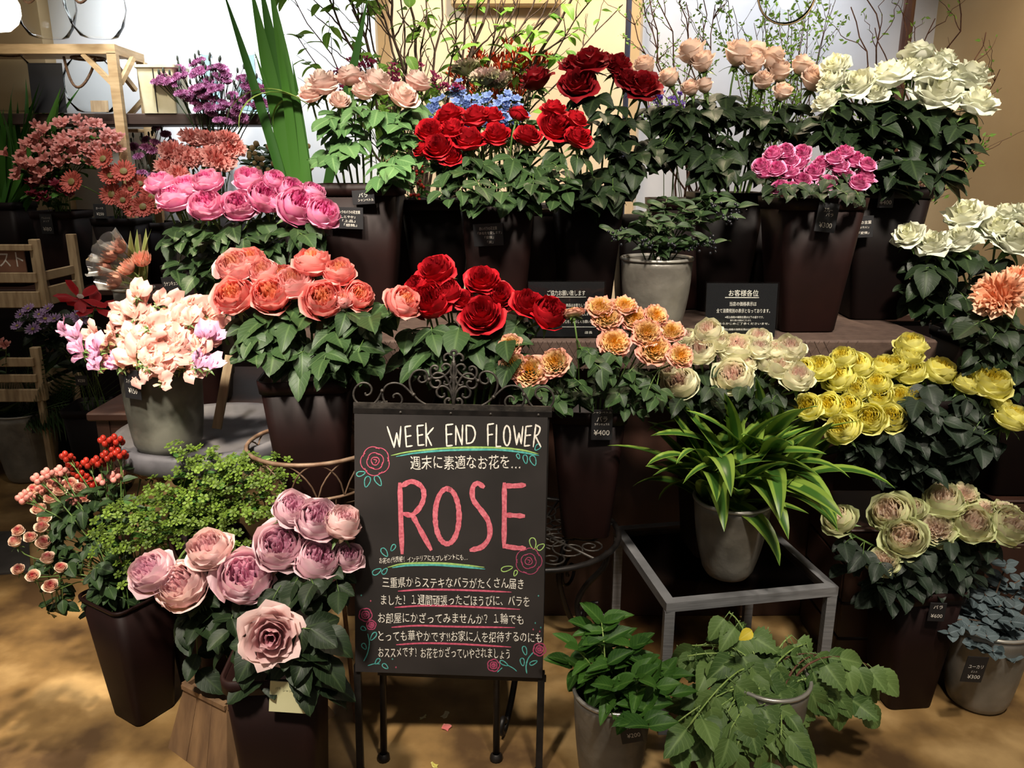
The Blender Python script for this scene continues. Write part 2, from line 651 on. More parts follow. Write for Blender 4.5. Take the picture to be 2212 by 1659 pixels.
LEAF['tulip'] = leaf_mat('tulip_leaf', '8ea058', 'b0b870', 'd4d59a', stripe=(0.6, 0.9))

# ------------------------------------------------------------------ flower library (unit size, axis +Z, radius about 1)
def petal_vf(phi, w, rho, h, flare, curl, rng, nu=6, nv=7, ruf=0.03, point=0.0, z0=0.0, spiral=0.06, notch=0.0):
    v, t = [], []
    ph1, ph2 = rng.uniform(0, 6.28), rng.uniform(0, 6.28)
    for i in range(nv + 1):
        s = i / nv
        e = max(0.0, (s - 0.45) / 0.55)
        r0 = rho * math.sin(min(s / 0.6, 1) * math.pi / 2) ** 0.75
        half = w * (0.35 + 0.65 * math.sin(min(s / 0.55, 1) * math.pi / 2))
        if s > 0.68:
            half *= 1 - 0.42 * ((s - 0.68) / 0.32) ** 2.4
        for j in range(nu + 1):
            u = -1 + 2 * j / nu
            a = phi + half * u
            r = r0 + flare * e ** 1.7 * (1 - 0.25 * u * u)
            r *= 1 + spiral * u
            z = z0 + h * s - curl * e ** 2.6 - h * 0.13 * u * u * s + point * e ** 3 * (1 - abs(u)) ** 2
            if notch:
                z -= notch * e ** 3 * max(0, 1 - 3 * abs(u))
            k = ruf * s * s
            r += k * math.sin(4.3 * u + ph1) + k * 0.7 * e * math.sin(11 * u + ph2)
            z += k * math.sin(5.1 * u + ph2)
            v.append((r * math.cos(a), r * math.sin(a), z))
            t.append(s)
    f = [(i * (nu + 1) + j, i * (nu + 1) + j + 1, (i + 1) * (nu + 1) + j + 1, (i + 1) * (nu + 1) + j) for i in range(nv) for j in range(nu)]
    return v, f, t


def rose_core(kind, rng):
    """(core MB, [outer petal MBs])"""
    core, outs = MB(), []

    def lay(mb, n, rho, h, flare, curl, wk, L, a0, ruf=0.03, point=0.0, each=None, jit=0.06):
        for k in range(n):
            v, f, t = petal_vf(a0 + k * 2 * math.pi / n + rng.uniform(-.15, .15), wk * math.pi / n * rng.uniform(.92, 1.1), rho * rng.uniform(1 - jit, 1 + jit),
                               h * rng.uniform(1 - jit, 1 + jit), flare * rng.uniform(.7, 1.3), curl * rng.uniform(.7, 1.3), rng, ruf=ruf, point=point)
            if each is None:
                mb.add(v, f, t, L)
            else:
                each.append(MB().add(v, f, t, L))

    if kind == 'classic':
        lay(core, 2, .15, 1.50, .02, 0, 2.0, 0.0, rng.random() * 6)
        lay(core, 3, .27, 1.50, .03, .02, 1.9, .12, rng.random() * 6)
        lay(core, 3, .40, 1.46, .06, .04, 1.8, .28, rng.random() * 6)
        lay(core, 4, .54, 1.40, .10, .06, 1.7, .45, rng.random() * 6)
        lay(core, 4, .68, 1.30, .12, .10, 1.6, .62, rng.random() * 6)
        lay(None, 3, .80, 1.16, .20, .14, 1.45, .82, rng.random() * 6, .04, .05, outs)
        lay(None, 3, .88, 0.98, .30, .24, 1.35, 1.0, rng.random() * 6, .05, .08, outs)
    elif kind == 'bud':
        lay(core, 2, .16, 1.75, .0, 0, 2.0, 0.0, rng.random() * 6)
        lay(core, 3, .30, 1.75, .02, .0, 1.9, .2, rng.random() * 6)
        lay(core, 3, .46, 1.70, .04, .02, 1.8, .45, rng.random() * 6)
        lay(core, 3, .60, 1.62, .08, .06, 1.8, .65, rng.random() * 6)
        lay(None, 3, .72, 1.55, .14, .12, 1.7, .85, rng.random() * 6, .03, .04, outs)
        lay(None, 2, .80, 1.40, .26, .28, 1.1, 1.0, rng.random() * 6, .04, .08, outs)
    elif kind == 'cup':
        for k in range(22):
            rho = .07 + .55 * (k / 21) ** .85
            v, f, t = petal_vf(k * 2.4 + rng.uniform(-.3, .3), rng.uniform(.5, .85), rho, 1.60 - .16 * rho + rng.uniform(-.08, .04), rng.uniform(-.08, .04), rng.uniform(0, .05), rng, nu=5, nv=5, ruf=.06)
            core.add(v, f, t, .02 + .4 * k / 21)
        lay(core, 5, .66, 1.50, -.10, .02, 1.65, .52, rng.random() * 6, .04)
        lay(core, 4, .80, 1.52, -.14, .02, 1.6, .66, rng.random() * 6, .04)
        lay(None, 3, .91, 1.46, -.12, .03, 1.55, .82, rng.random() * 6, .05, .03, outs)
        lay(None, 3, .99, 1.28, .0, .10, 1.5, .92, rng.random() * 6, .06, .05, outs)
        lay(None, 2, 1.02, .98, .20, .20, 1.0, 1.0, rng.random() * 6, .07, .06, outs)
    elif kind == 'rosette':
        for k in range(40):
            q = (k / 39) ** .75
            rho = .06 + .62 * q
            v, f, t = petal_vf(k * 2.4 + rng.uniform(-.4, .4), .75 - .25 * q, rho, .92 - .20 * q + rng.uniform(-.07, .05), .02 + .16 * q, .02 + .06 * q, rng, nu=5, nv=5, ruf=.06)
            core.add(v, f, t, .6 * q)
        lay(core, 7, .74, .78, .12, .06, 1.5, .72, rng.random() * 6, .06)
        lay(None, 5, .80, .66, .20, .10, 1.4, .86, rng.random() * 6, .07, .04, outs)
        lay(None, 4, .84, .50, .22, .14, 1.3, 1.0, rng.random() * 6, .07, .04, outs)
    elif kind == 'loose':       # open wavy white rose with few, reflexed outer petals
        lay(core, 2, .15, 1.35, .03, 0, 2.0, 0.0, rng.random() * 6)
        lay(core, 3, .30, 1.35, .05, .02, 1.9, .2, rng.random() * 6, .05)
        lay(core, 4, .48, 1.28, .10, .06, 1.7, .4, rng.random() * 6, .06)
        lay(core, 4, .64, 1.15, .20, .12, 1.6, .62, rng.random() * 6, .08)
        lay(None, 4, .74, 1.02, .26, .18, 1.5, .85, rng.random() * 6, .10, .06, outs)
        lay(None, 3, .82, .82, .32, .28, 1.4, 1.0, rng.random() * 6, .10, .08, outs)
    elif kind == 'carnation':
        for k in range(46):
            q = (k + .5) / 46
            el = math.acos(1 - 1.25 * q)
            az = k * 2.39996
            v, f, t = petal_vf(az, .42 + .1 * rng.random(), .12 + .88 * math.sin(el) * .55, .55 + .62 * math.cos(el * .72), .42 * math.sin(el), .12 * math.sin(el), rng, nu=8, nv=5, ruf=.13, spiral=.0)
            core.add(v, f, t, q)
        lay(None, 5, .62, .62, .40, .20, 1.3, 1.0, rng.random() * 6, .13, 0, outs)
    return core, outs


def calyx_mesh(mat, hip=True):
    mb = MB()
    if hip:
        v, f = lathe_vf([(0.05, -.32), (.16, -.26), (.21, -.12), (.17, 0), (.30, .08)], 10)
        mb.add(v, f)
    for k in range(5):
        a = k * 2 * math.pi / 5
        ca, sa = math.cos(a), math.sin(a)
        pts = []
        for s, wd in ((0, .16), (.35, .15), (.7, .08), (1, .0)):
            r = .12 + .85 * s
            z = .02 - .05 * s - .42 * s * s
            for u in (-1, 0, 1):
                pts.append((r * ca - u * wd * sa, r * sa + u * wd * ca, z + .03 * abs(u)))
        f = [(i * 3 + j, i * 3 + j + 1, i * 3 + j + 4, i * 3 + j + 3) for i in range(3) for j in range(2)]
        mb.add(pts, f)
    return mb.mesh('calyx', mat)


CALYX = None


def bloom_set(kind, mat, n=4, seed=1):
    global CALYX
    if CALYX is None:
        CALYX = calyx_mesh(M['stem'])
    out = []
    for i in range(n):
        rng = random.Random(seed * 31 + i)
        c, p = rose_core(kind, rng)
        out.append((c.mesh('bloom', mat), [q.mesh('petal', mat) for q in p], kind))
    return out


def leaf_blade(mat, wide=.36, fold=.10, droop=.22, steps=14, serr=.03, tip=1.0, twist=0.0, name='leaflet', petiole=0.0, shape=0.85):
    mb = MB()
    v, t, L = [], [], []
    us = (-1, -.5, 0, .5, 1)
    for i in range(steps + 1):
        s = i / steps
        w = wide * math.sin(math.pi * min(1, s ** shape)) ** 0.75 * (1 - .25 * s * tip)
        if 0 < i < steps and i % 2:
            w += serr * wide
        for u in us:
            x = u * w
            z = abs(u) * fold * w / wide - droop * s * s + .03 * math.sin(7 * s + 2 * u) * abs(u)
            z += twist * u * s
            v.append((x, s * (1 - .06 * droop), z))
            t.append(s)
            L.append(u)
    n = len(us)
    f = [(i * n + j, i * n + j + 1, (i + 1) * n + j + 1, (i + 1) * n + j) for i in range(steps) for j in range(n - 1)]
    mb.add(v, f, t, L)
    if petiole:
        pv, pf = tube_vf([(0, -petiole, .02), (0, -petiole * .4, .01), (0, .02, 0)], .018, 4)
        mb.add(pv, pf, [0] * len(pv), 0.0)
    return mb.mesh(name, mat)


def leaf_set(mat, n=4, wide=.36, serr=.035, seed=3, name='leaflet', droop=(.05, .4), fold=(.03, .16), **kw):
    rng = random.Random(seed)
    return [leaf_blade(mat, wide * rng.uniform(.9, 1.12), rng.uniform(*fold), rng.uniform(*droop), serr=serr, twist=rng.uniform(-.08, .08), name=name, **kw) for _ in range(n)]


def strap_mesh(mat, length=1.0, wide=.05, bend=.5, steps=10, name='leaf', fold=.3, twist=0.0, start=.35, shape='strap'):
    """long strap leaf: starts up +Z, arches over towards +Y"""
    v, t, L = [], [], []
    y = z = 0.0
    for i in range(steps + 1):
        s = i / steps
        a = bend * s ** 1.4
        if i:
            y += math.sin(a) * length / steps
            z += math.cos(a) * length / steps
        if shape == 'strap':
            w = wide * (start + (1 - start) * min(1, s * 3)) * (1 - max(0, (s - .55) / .45) ** 1.7)
        else:
            w = wide * math.sin(math.pi * min(1, .08 + .92 * s ** .8)) ** .8
        for u in (-1, -.5, 0, .5, 1):
            tw = twist * s
            off = u * w * math.sin(tw) + fold * w * abs(u)
            v.append((u * w * math.cos(tw), y - math.cos(a) * off, z + math.sin(a) * off))
            t.append(s)
            L.append(u)
    f = [(i * 5 + j, i * 5 + j + 1, (i + 1) * 5 + j + 1, (i + 1) * 5 + j) for i in range(steps) for j in range(4)]
    return MB().add(v, f, t, L).mesh(name, mat)


RL = {k: leaf_set(LEAF[k], 4, seed=i + 3) for i, k in enumerate(('mid', 'light', 'dark', 'blue'))}


def stem_obj(root, pts, rad, mat, name='stem', sides=5):
    v, f = tube_vf(pts, rad, sides)
    return MB().add(v, f).build(name, mat, root, root.location)


def hang_leaf(root, S, T, length, meshes, rng, lat=2, lat_scale=.82, mat=None, camward=.35, droop=.35, part='leaf'):
    """compound leaf: rachis from stem point S to leaf centre T, terminal and side leaflets"""
    d = T - S
    hd = Vector((d.x, d.y, 0))
    if hd.length < 1e-4:
        hd = Vector((rng.uniform(-1, 1), -1, 0))
    hd.normalize()
    td = (hd + Vector((rng.uniform(-.6, .6), rng.uniform(-.6, .3), -droop + rng.uniform(-.35, .3)))).normalized()
    base = T - td * length * .5
    nrm = Vector((rng.uniform(-.35, .35), -camward + rng.uniform(-.3, .3), 1.0))
    midp = (S + base) / 2 + Vector((0, 0, .012))
    rp = bez(S, S + (midp - S) * .7, midp + (base - midp) * .4, base, 5)
    v, f = tube_vf(rp, [.0016, .0015, .0014, .0013, .0012, .001], 4)
    lf = MB().add(v, f).build(part, mat or M['stem'], root, root.location)
    loc = Vector(root.location)
    put('leaflet', rng.choice(meshes), lf, leaf_mtx(base - loc, td, nrm, length, rng.uniform(.9, 1.15)))
    side = td.cross(nrm).normalized()
    for k in range(lat):
        sg = 1 if k % 2 == 0 else -1
        q = rp[4 - (k // 2) * 2]
        dd = (td * .45 + side * sg * 1.0 + Vector((0, 0, rng.uniform(-.45, .1)))).normalized()
        put('leaflet', rng.choice(meshes), lf, leaf_mtx(Vector(q) - loc, dd, nrm + side * sg * -.2, length * lat_scale * rng.uniform(.85, 1.1), 1.0))
    return lf


def facing(p, centre, rng, cam_b, out_c=.5, jit=.22):
    tocam = Vector((-p.x * .6, -1, 0)).normalized()
    out = Vector((p.x - centre.x, 0, 0)) * 4
    return (Vector((0, 0, 1)) + tocam * cam_b + out * out_c + Vector((rng.uniform(-jit, jit), rng.uniform(-jit, jit), 0))).normalized()


def rose_bunch(name, desc, cat, group, blooms, Yc, mouth, rim_z, sets, foliage, leaves, leaf_len=.062, seed=1, slope=.7, tilt=.55, per_row=6,
               mouth_r=.06, stem_mat=None, leaf_w=(.06, .14), stem_r=.0034, tail=' of its bunch', lat=2, leaf_droop=.35, bz=.62, stems_down=.16, depth_range=.13, sizek=1.0):
    """every rose is a thing: bloom (> petals, calyx), stem, leaves (> leaflets)"""
    rng = random.Random(seed * 101 + 5)
    mean = sum(b[1] for b in blooms) / len(blooms)
    lab = rows_of([(b[0], b[1]) for b in blooms], per_row)
    recs = []
    cen = at(sum(b[0] for b in blooms) / len(blooms), mean, Yc)
    pm = ppm(cen)
    for i, b in enumerate(blooms):
        dy = max(-.14, min(.14, (mean - b[1]) / pm * slope))
        Y = Yc + dy + rng.uniform(-.012, .012) + (b[4] if len(b) > 4 else 0)
        p = at(b[0], b[1], Y)
        rad = b[2] / 2 / ppm(p) * sizek
        tb = b[3] if len(b) > 3 and b[3] is not None else tilt
        ax = facing(p, cen, rng, tb)
        row, o = lab[i]
        text = f"{desc}, {o} in {row} row{tail}" if row else f"{desc}, {o}{tail}"
        base = p - ax * rad * bz
        foot = Vector((mouth[0] + (p.x - mouth[0]) * .25 + rng.uniform(-.2, .2) * mouth_r, mouth[1] + (p.y - mouth[1]) * .25 + rng.uniform(-.3, .3) * mouth_r, rim_z - stems_down))
        top = Vector((mouth[0] + max(-mouth_r, min(mouth_r, (p.x - mouth[0]) * .5)), mouth[1] + max(-mouth_r, min(mouth_r, (p.y - mouth[1]) * .5)), rim_z))
        root = thing(name, text, cat, foot, group)
        core, pets, kd = sets[(i * 7 + seed + rng.randrange(3)) % len(sets)]
        mt = frame_mtx(base - foot, ax, rng.uniform(0, 6.28), rad)
        bo = put('bloom', core, root, mt)
        for q in pets:
            put('petal', q, bo)
        put('calyx', CALYX, bo)
        pts = bez(base - ax * rad * .25, base - ax * (.35 * (base - top).length), top + (top - foot) * .6, top, 9) + [foot]
        stem_obj(root, pts, [stem_r * .9] * 6 + [stem_r] * (len(pts) - 6), stem_mat or M['stem'])
        recs.append((root, [Vector(q) for q in pts[1:-1]], p))
    for (ex, ey, rx, ry, n, *yo) in foliage:
        yoff = yo[0] if yo else 0.0
        for k in range(n):
            a, rr = rng.uniform(0, 6.28), math.sqrt(rng.random())
            px, py = ex + rx * rr * math.cos(a), ey + ry * rr * math.sin(a)
            T = at(px, py, Yc + yoff + .03 - depth_range * rng.random() * math.sqrt(max(0, 1 - rr * rr)) - depth_range * .25)
            best = None
            for (root, pts, p) in recs:
                for q in pts[1:]:
                    dd = (q - T).length + max(0, T.z - q.z) * .5 + rng.random() * .03
                    if best is None or dd < best[0]:
                        best = (dd, root, q)
            S = best[2]
            hang_leaf(best[1], S, T, leaf_len * rng.uniform(.75, 1.15), leaves, rng, lat, droop=leaf_droop)
    return recs


# ------------------------------------------------------------------ containers, cards, writing
def rounded_square(w, r, z, n=4, rot=0.0):
    out = []
    h = w / 2
    for cx, cy, a0 in ((h - r, h - r, 0), (-h + r, h - r, 90), (-h + r, -h + r, 180), (h - r, -h + r, 270)):
        for k in range(n + 1):
            a = math.radians(a0 + 90 * k / n)
            x, y = cx + r * math.cos(a), cy + r * math.sin(a)
            out.append((x * math.cos(rot) - y * math.sin(rot), x * math.sin(rot) + y * math.cos(rot), z))
    return out


def loft(rings, cap_first=False, cap_last=False):
    n = len(rings[0])
    v = [p for r in rings for p in r]
    f = [(i * n + k, i * n + (k + 1) % n, (i + 1) * n + (k + 1) % n, (i + 1) * n + k) for i in range(len(rings) - 1) for k in range(n)]
    if cap_first:
        f.append(tuple(range(n))[::-1])
    if cap_last:
        f.append(tuple((len(rings) - 1) * n + k for k in range(n)))
    return v, f


def bucket(label, x, y, z0, h, wt, wb, rot=0.0, mat='bucket', group='square flower buckets', name='flower_bucket', collar=True):
    root = thing(name, label, 'bucket', (x, y, z0), group)
    r = math.radians(rot)
    rt, rb = wt * .14, wb * .14
    k = lambda s: wb + (wt - wb) * s
    rings = [rounded_square(wb - .006, rb, .002, 4, r), rounded_square(wb, rb, .006, 4, r), rounded_square(k(.5), (rt + rb) / 2, h * .5, 4, r), rounded_square(k(.97), rt, h * .97, 4, r),
             rounded_square(k(.97) - .008, rt, h * .97, 4, r), rounded_square(k(.5) - .008, rt, h * .5, 4, r), rounded_square(wb - .01, rb, .012, 4, r)]
    v, f = loft(rings, True, True)
    MB().add(v, f).build('body', M[mat], root)
    lip = .004 if collar else .003
    hh = .032 if collar else .008
    rings = [rounded_square(k(1 - hh / h) + .001, rt, h - hh, 4, r), rounded_square(k(1 - hh / h) + lip * 2, rt, h - hh, 4, r), rounded_square(wt + lip * 2, rt, h, 4, r), rounded_square(wt - .004, rt, h, 4, r), rounded_square(k(1 - hh / h) - .002, rt, h - hh, 4, r)]
    v, f = loft(rings)
    MB().add(v, f).build('rim', M[mat], root)
    return root


def pot(label, x, y, z0, h, rt, rb, mat='white_pot', belly=.06, group=None, name='metal_pot', curve=.5, cat='pot'):
    root = thing(name, label, cat, (x, y, z0), group)
    prof = [(0.001, .002), (rb * .92, .002), (rb, .008)]
    for i in range(1, 11):
        s = i / 10
        prof.append((rb + (rt - rb) * s ** curve + belly * rt * math.sin(math.pi * s), h * s))
    inner = [(r - .004, z) for (r, z) in prof[::-1][:-1]]
    inner[-1] = (.001, .02)
    v, f = lathe_vf(prof + inner, 32)
    MB().add(v, f).build('body', M[mat], root)
    ring = [(rt - .005, h - .004), (rt + .003, h - .004), (rt + .004, h), (rt + .002, h + .004), (rt - .004, h + .004), (rt - .005, h - .004)]
    v, f = lathe_vf(ring, 32)
    MB().add(v, f).build('rim', M['rim'] if mat != 'pewter' else M[mat], root)
    return root


_TXT = {}


def prepare_text(strings):
    tmp = []
    for s in strings:
        if s in _TXT:
            continue
        c = bpy.data.curves.new('tmp_text', 'FONT')
        c.body = s
        c.size = 1.0
        c.resolution_u = 2
        o = bpy.data.objects.new('tmp_text', c)
        COL.objects.link(o)
        tmp.append((s, o, c))
    dg = bpy.context.evaluated_depsgraph_get()
    for s, o, c in tmp:
        me = bpy.data.meshes.new_from_object(o.evaluated_get(dg))
        v = np.zeros(len(me.vertices) * 3)
        me.vertices.foreach_get('co', v)
        v = v.reshape(-1, 3)
        f = [tuple(p.vertices) for p in me.polygons]
        _TXT[s] = (v, f)
        bpy.data.meshes.remove(me)
    for s, o, c in tmp:
        bpy.data.objects.remove(o)
        bpy.data.curves.remove(c)


def text_fit(s, w, h, shear=0.0):
    """2D writing centred on the origin inside w x h (aspect free)"""
    v, f = _TXT[s]
    v = v.copy()
    if not len(v):
        return v, f
    lo, hi = v.min(0), v.max(0)
    v[:, 0] = (v[:, 0] - (lo[0] + hi[0]) / 2) * w / max(1e-6, hi[0] - lo[0])
    v[:, 1] = (v[:, 1] - (lo[1] + hi[1]) / 2) * h / max(1e-6, hi[1] - lo[1])
    v[:, 0] += shear * v[:, 1]
    return v, f


def card(name, label, cat, centre, w, h, lines, rotz=0.0, lean=0.0, roll=0.0, mat='card', ink='chalk_white', group=None, thick=.0012):
    """upright card facing -Y; lines: (text, u, v, w, h) in card fractions"""
    m = Matrix.Translation(centre) @ Matrix.Rotation(rotz, 4, 'Z') @ Matrix.Rotation(lean, 4, 'X') @ Matrix.Rotation(roll, 4, 'Y')
    mb = MB().add(*bevel_box(-w / 2, w / 2, -thick, thick, -h / 2, h / 2, .0004))
    o = mb.build(name, M[mat], None, smooth=False)
    o.matrix_basis = m
    tagit(o, label, cat, group)
    for (s, u, vv, tw, th) in lines:
        if s == '-':
            MB().add(*box_vf((u - tw / 2) * w, (u + tw / 2) * w, -thick - .0004, -thick, (vv - th / 2) * h, (vv + th / 2) * h)).build('underline', M[ink], o)
            continue
        v, f = text_fit(s, tw * w, th * h)
        vv3 = np.stack([v[:, 0] + (u) * w, np.full(len(v), -thick - .0004), v[:, 1] + vv * h], 1)
        MB().add(vv3, f).build('lettering', M[ink], o, smooth=False)
    return o

# ------------------------------------------------------------------ writing prepared once
L_BOARD = ['週末に素適なお花を…', 'お花の代表格！インテリアにもプレゼントにも…', '三重県からステキなバラがたくさん届き', 'ました！１週間頑張ったごほうびに、バラを',
           'お部屋にかざってみませんか？１輪でも', 'とっても華やかです!!お家に人を招待するのにも', 'おススメです！お花をかざっていやされましょう']
prepare_text(L_BOARD + ['お客様各位', '当店の価格表示は', '全て消費税別の表示となっております。', '※税込価格の端数処理は以下の通りです。', '表示と異なる場合がございます。', 'あらかじめご了承くださいませ。', '店長', 'ご協力お願い致します',
                        '予約商品に限り、予約の商品はお断りしております。', '事前にお問合せ、お客様の対応に限らず', '見本品もありますのでご協力をお願いいたします。', 'お客様各位を、よろしくお願い致',
                        'スイートピー', '¥150', 'バラ', '¥400', 'スプレー', '¥300', '¥200', 'ユーカリ', '¥600', 'レザーファン', '¥180', '¥80', '¥500', '赤いバラの花言葉', '「あなたを愛します」', '「愛情」', '「美」',
                        'ピンクのバラの花言葉', '「しとやか」', '「上品」', '「感銘」', 'スプレーバラ', 'リースト', 'ーリスト', 'アルストロ', 'メリア', 'ガーベラ', 'ミント', 'ラナンキュラス', '¥250', 'シャンペトル', '¥350', 'バラの言葉', '「あなたに」'])

# ------------------------------------------------------------------ the room
M['floor'] = noisy('stained_concrete', '523d27', 'bd9c6a', 3.4, 0.45, detail=12, bump=0.12, bscale=16, lo=0.36, hi=0.64, c3='8a6c42', rvar=0.14)
M['wall_white'] = noisy('white_plaster', 'd9d8d6', 'e4e3e2', 3, 0.8, bump=0.05)
M['wall_grey'] = noisy('grey_plaster', 'b9b7b8', 'c9c7c7', 3, 0.8, bump=0.05)
M['wall_cream'] = noisy('cream_plaster', 'd6bd98', 'dec8a6', 3, 0.8, bump=0.05)
M['wall_tan'] = noisy('tan_plaster', 'b39a72', 'c2aa82', 2.2, 0.8, bump=0.08, lo=.3, hi=.7)
M['pole_blue'] = plain('dark_pole', '2b2f42', 0.4)
M['pole_brown'] = noisy('brown_pole', '4e3026', '63402f', 8, 0.5)


def struct(name, v, f, mat, parent=None, smooth=False):
    o = MB().add(v, f).build(name, M[mat], parent, smooth=smooth)
    o['kind'] = 'structure'
    return o


struct('floor', *box_vf(-5, 4, -1.5, 6, -.1, 0), 'floor')
struct('wall_back', *box_vf(-5, wx(812, 4.3, 2), 4.3, 4.42, 0, 3.2), 'wall_white')
struct('wall_recess', *box_vf(-.8, .9, 4.38, 4.48, 0, 3.2), 'wall_cream')
struct('wall_grey', *box_vf(.66, 2.5, 4.3, 4.42, 0, 3.2), 'wall_grey')
struct('ceiling_beam', *bevel_box(wx(970, 4.2, 2.2), wx(1212, 4.2, 2.2), 4.31, 4.38, at(1100, 12, 4.31).z, 2.6, .01), 'wall_tan')
a_, b_ = Vector((2.12, 4.35, 0)), Vector((2.75, 2.2, 0))
nn = Vector((b_.y - a_.y, -(b_.x - a_.x), 0)).normalized() * -.12
v = [(q.x, q.y, z) for z in (0, 3.2) for q in (a_, b_, b_ + nn, a_ + nn)]
struct('wall_right', v, [(0, 1, 2, 3), (4, 7, 6, 5), (0, 4, 5, 1), (1, 5, 6, 2), (2, 6, 7, 3), (3, 7, 4, 0)], 'wall_tan')
q = Vector((2.47, 3.16, 0))
v, f = bar_vf((q.x - .02, q.y, 0), (q.x - .02, q.y, 1.62), .10, .06)
struct('trim_door', v, f, 'pole_brown')
struct('wall_panel', *box_vf(-4.5, wx(112, 4.25, 1.9), 4.2, 4.3, .9, 3.0), 'wall_tan')
p = at(1357, 60, 4.15)
v, f = tube_vf([(p.x, p.y, 0), (p.x, p.y, 1.6), (p.x, p.y, 3.2)], .014, 10)
struct('trim_pole', v, f, 'pole_blue')
p = at(1957, 60, 3.7)
v, f = tube_vf([(p.x + .01, p.y, 0), (p.x + .005, p.y, 1.6), (p.x, p.y, 3.2)], .024, 12)
struct('trim_post', v, f, 'pole_brown')

# dark floor mat by the far aisle
p = [atz(-260, 1160, 0), atz(62, 1150, 0), atz(66, 1236, 0), atz(-200, 1262, 0)]
v = [(q.x, q.y, z) for z in (.0005, .008) for q in p]
o = MB().add(v, [(0, 1, 2, 3), (4, 7, 6, 5), (0, 4, 5, 1), (1, 5, 6, 2), (2, 6, 7, 3), (3, 7, 4, 0)]).build('floor_mat', noisy('slate_mat', '3c3836', '4e4a47', 12, .8), smooth=False)
tagit(o, 'dark grey flat mat lying on the stained concrete aisle floor', 'mat')

# ------------------------------------------------------------------ display stand, tables and stands
SZ = .956
root = thing('display_table', 'long display table wrapped in brown quilted cloth carrying the tall rose buckets', 'table', (.35, 2.4, 0))
M['cloth'] = noisy('brown_cloth', '3f2e26', '4c3a31', 40, 0.8, bump=0.3, bscale=90)
X0, X1 = wx(600, 2.1, SZ), wx(2028, 2.1, SZ)
MB().add(*bevel_box(X0, X1, 2.1, 2.82, SZ - .085, SZ, .006)).build('table_top', M['cloth'], root, root.location, smooth=False)
MB().add(*bevel_box(X0 + .1, X1 - .16, 2.28, 2.30, .0, SZ - .086, .004)).build('front_panel', M['wood_dark'], root, root.location, smooth=False)
MB().add(*bevel_box(X0 + .1, X0 + .13, 2.30, 2.8, .0, SZ - .086, .004)).build('side_panel', M['wood_dark'], root, root.location, smooth=False)
MB().add(*bevel_box(X1 - .19, X1 - .16, 2.30, 2.8, .0, SZ - .086, .004)).build('side_panel', M['wood_dark'], root, root.location, smooth=False)
# diamond quilting stitched into the front of the cloth, as raised seams
mb = MB()
for k in range(-2, 60):
    xa = X0 + k * .026
    for sg in (1, -1):
        q0, q1 = (xa, 2.0995, SZ - .085), (xa + .085 * .55 * sg, 2.0995, SZ - .002)
        if min(q0[0], q1[0]) > X0 and max(q0[0], q1[0]) < X1:
            mb.add(*tube_vf([q0, q1], .0009, 3, False))
tagit(mb.build('quilt_stitching', M['cloth'], root, root.location), kind='stuff')
o = MB().add(*lathe_vf([(.0001, 0), (.006, 0), (.006, .004), (.0001, .005)], 12)).build('wall_peg', M['rim'], root)
o.matrix_basis = Matrix.Translation(at(1408, 1202, 2.28) - root.location) @ Matrix.Rotation(math.pi / 2, 4, 'X')

# steel and glass side table
ca, cb, cc = atz(1440, 1304, .38), atz(1812, 1268, .38), atz(1346, 1142, .38)
ex, ey = (cb - ca), (cc - ca)
ux = ex.normalized()
uy = Vector((-ux.y, ux.x, 0))
W_, D_ = ex.length, .44
root = thing('side_table', 'low square side table with brushed steel frame and smoked glass top', 'table', (ca.x, ca.y, 0))
c4 = [ca, ca + ux * W_, ca + ux * W_ + uy * D_, ca + uy * D_]
for i in range(4):
    q = c4[i]
    inn = (ux if i in (0, 3) else -ux) * .0125 + (uy if i in (0, 1) else -uy) * .0125
    v, f = bar_vf((q.x + inn.x, q.y + inn.y, .0), (q.x + inn.x, q.y + inn.y, .355), .025)
    MB().add(v, f).build('leg', M['steel'], root, root.location, smooth=False)
for i in range(4):
    q, w = c4[i], c4[(i + 1) % 4]
    ins = ((c4[0] + c4[2]) / 2 - (q + w) / 2).normalized() * .0125
    d = (w - q).normalized() * (.0 if i % 2 == 0 else .025)
    v, f = bar_vf((q.x + ins.x + d.x, q.y + ins.y + d.y, .3675), (w.x + ins.x - d.x, w.y + ins.y - d.y, .3675), .025)
    MB().add(v, f).build('rail', M['steel'], root, root.location, smooth=False)
g = [c4[0] + (ux + uy) * .024, c4[1] + (uy - ux) * .024, c4[2] - (ux + uy) * .024, c4[3] + (ux - uy) * .024]
v = [(q.x, q.y, z) for z in (.371, .379) for q in g]
MB().add(v, [(3, 2, 1, 0), (4, 5, 6, 7), (0, 1, 5, 4), (1, 2, 6, 5), (2, 3, 7, 6), (3, 0, 4, 7)]).build('glass_top', M['glass_table'], root, root.location, smooth=False)
TC = (c4[0] + c4[2]) / 2


def spiral_pts(cx, cy, r0, r1, a0, turns, n=22):
    return [(cx + (r0 + (r1 - r0) * i / n) * math.cos(a0 + turns * 6.283 * i / n), cy + (r0 + (r1 - r0) * i / n) * math.sin(a0 + turns * 6.283 * i / n)) for i in range(n + 1)]


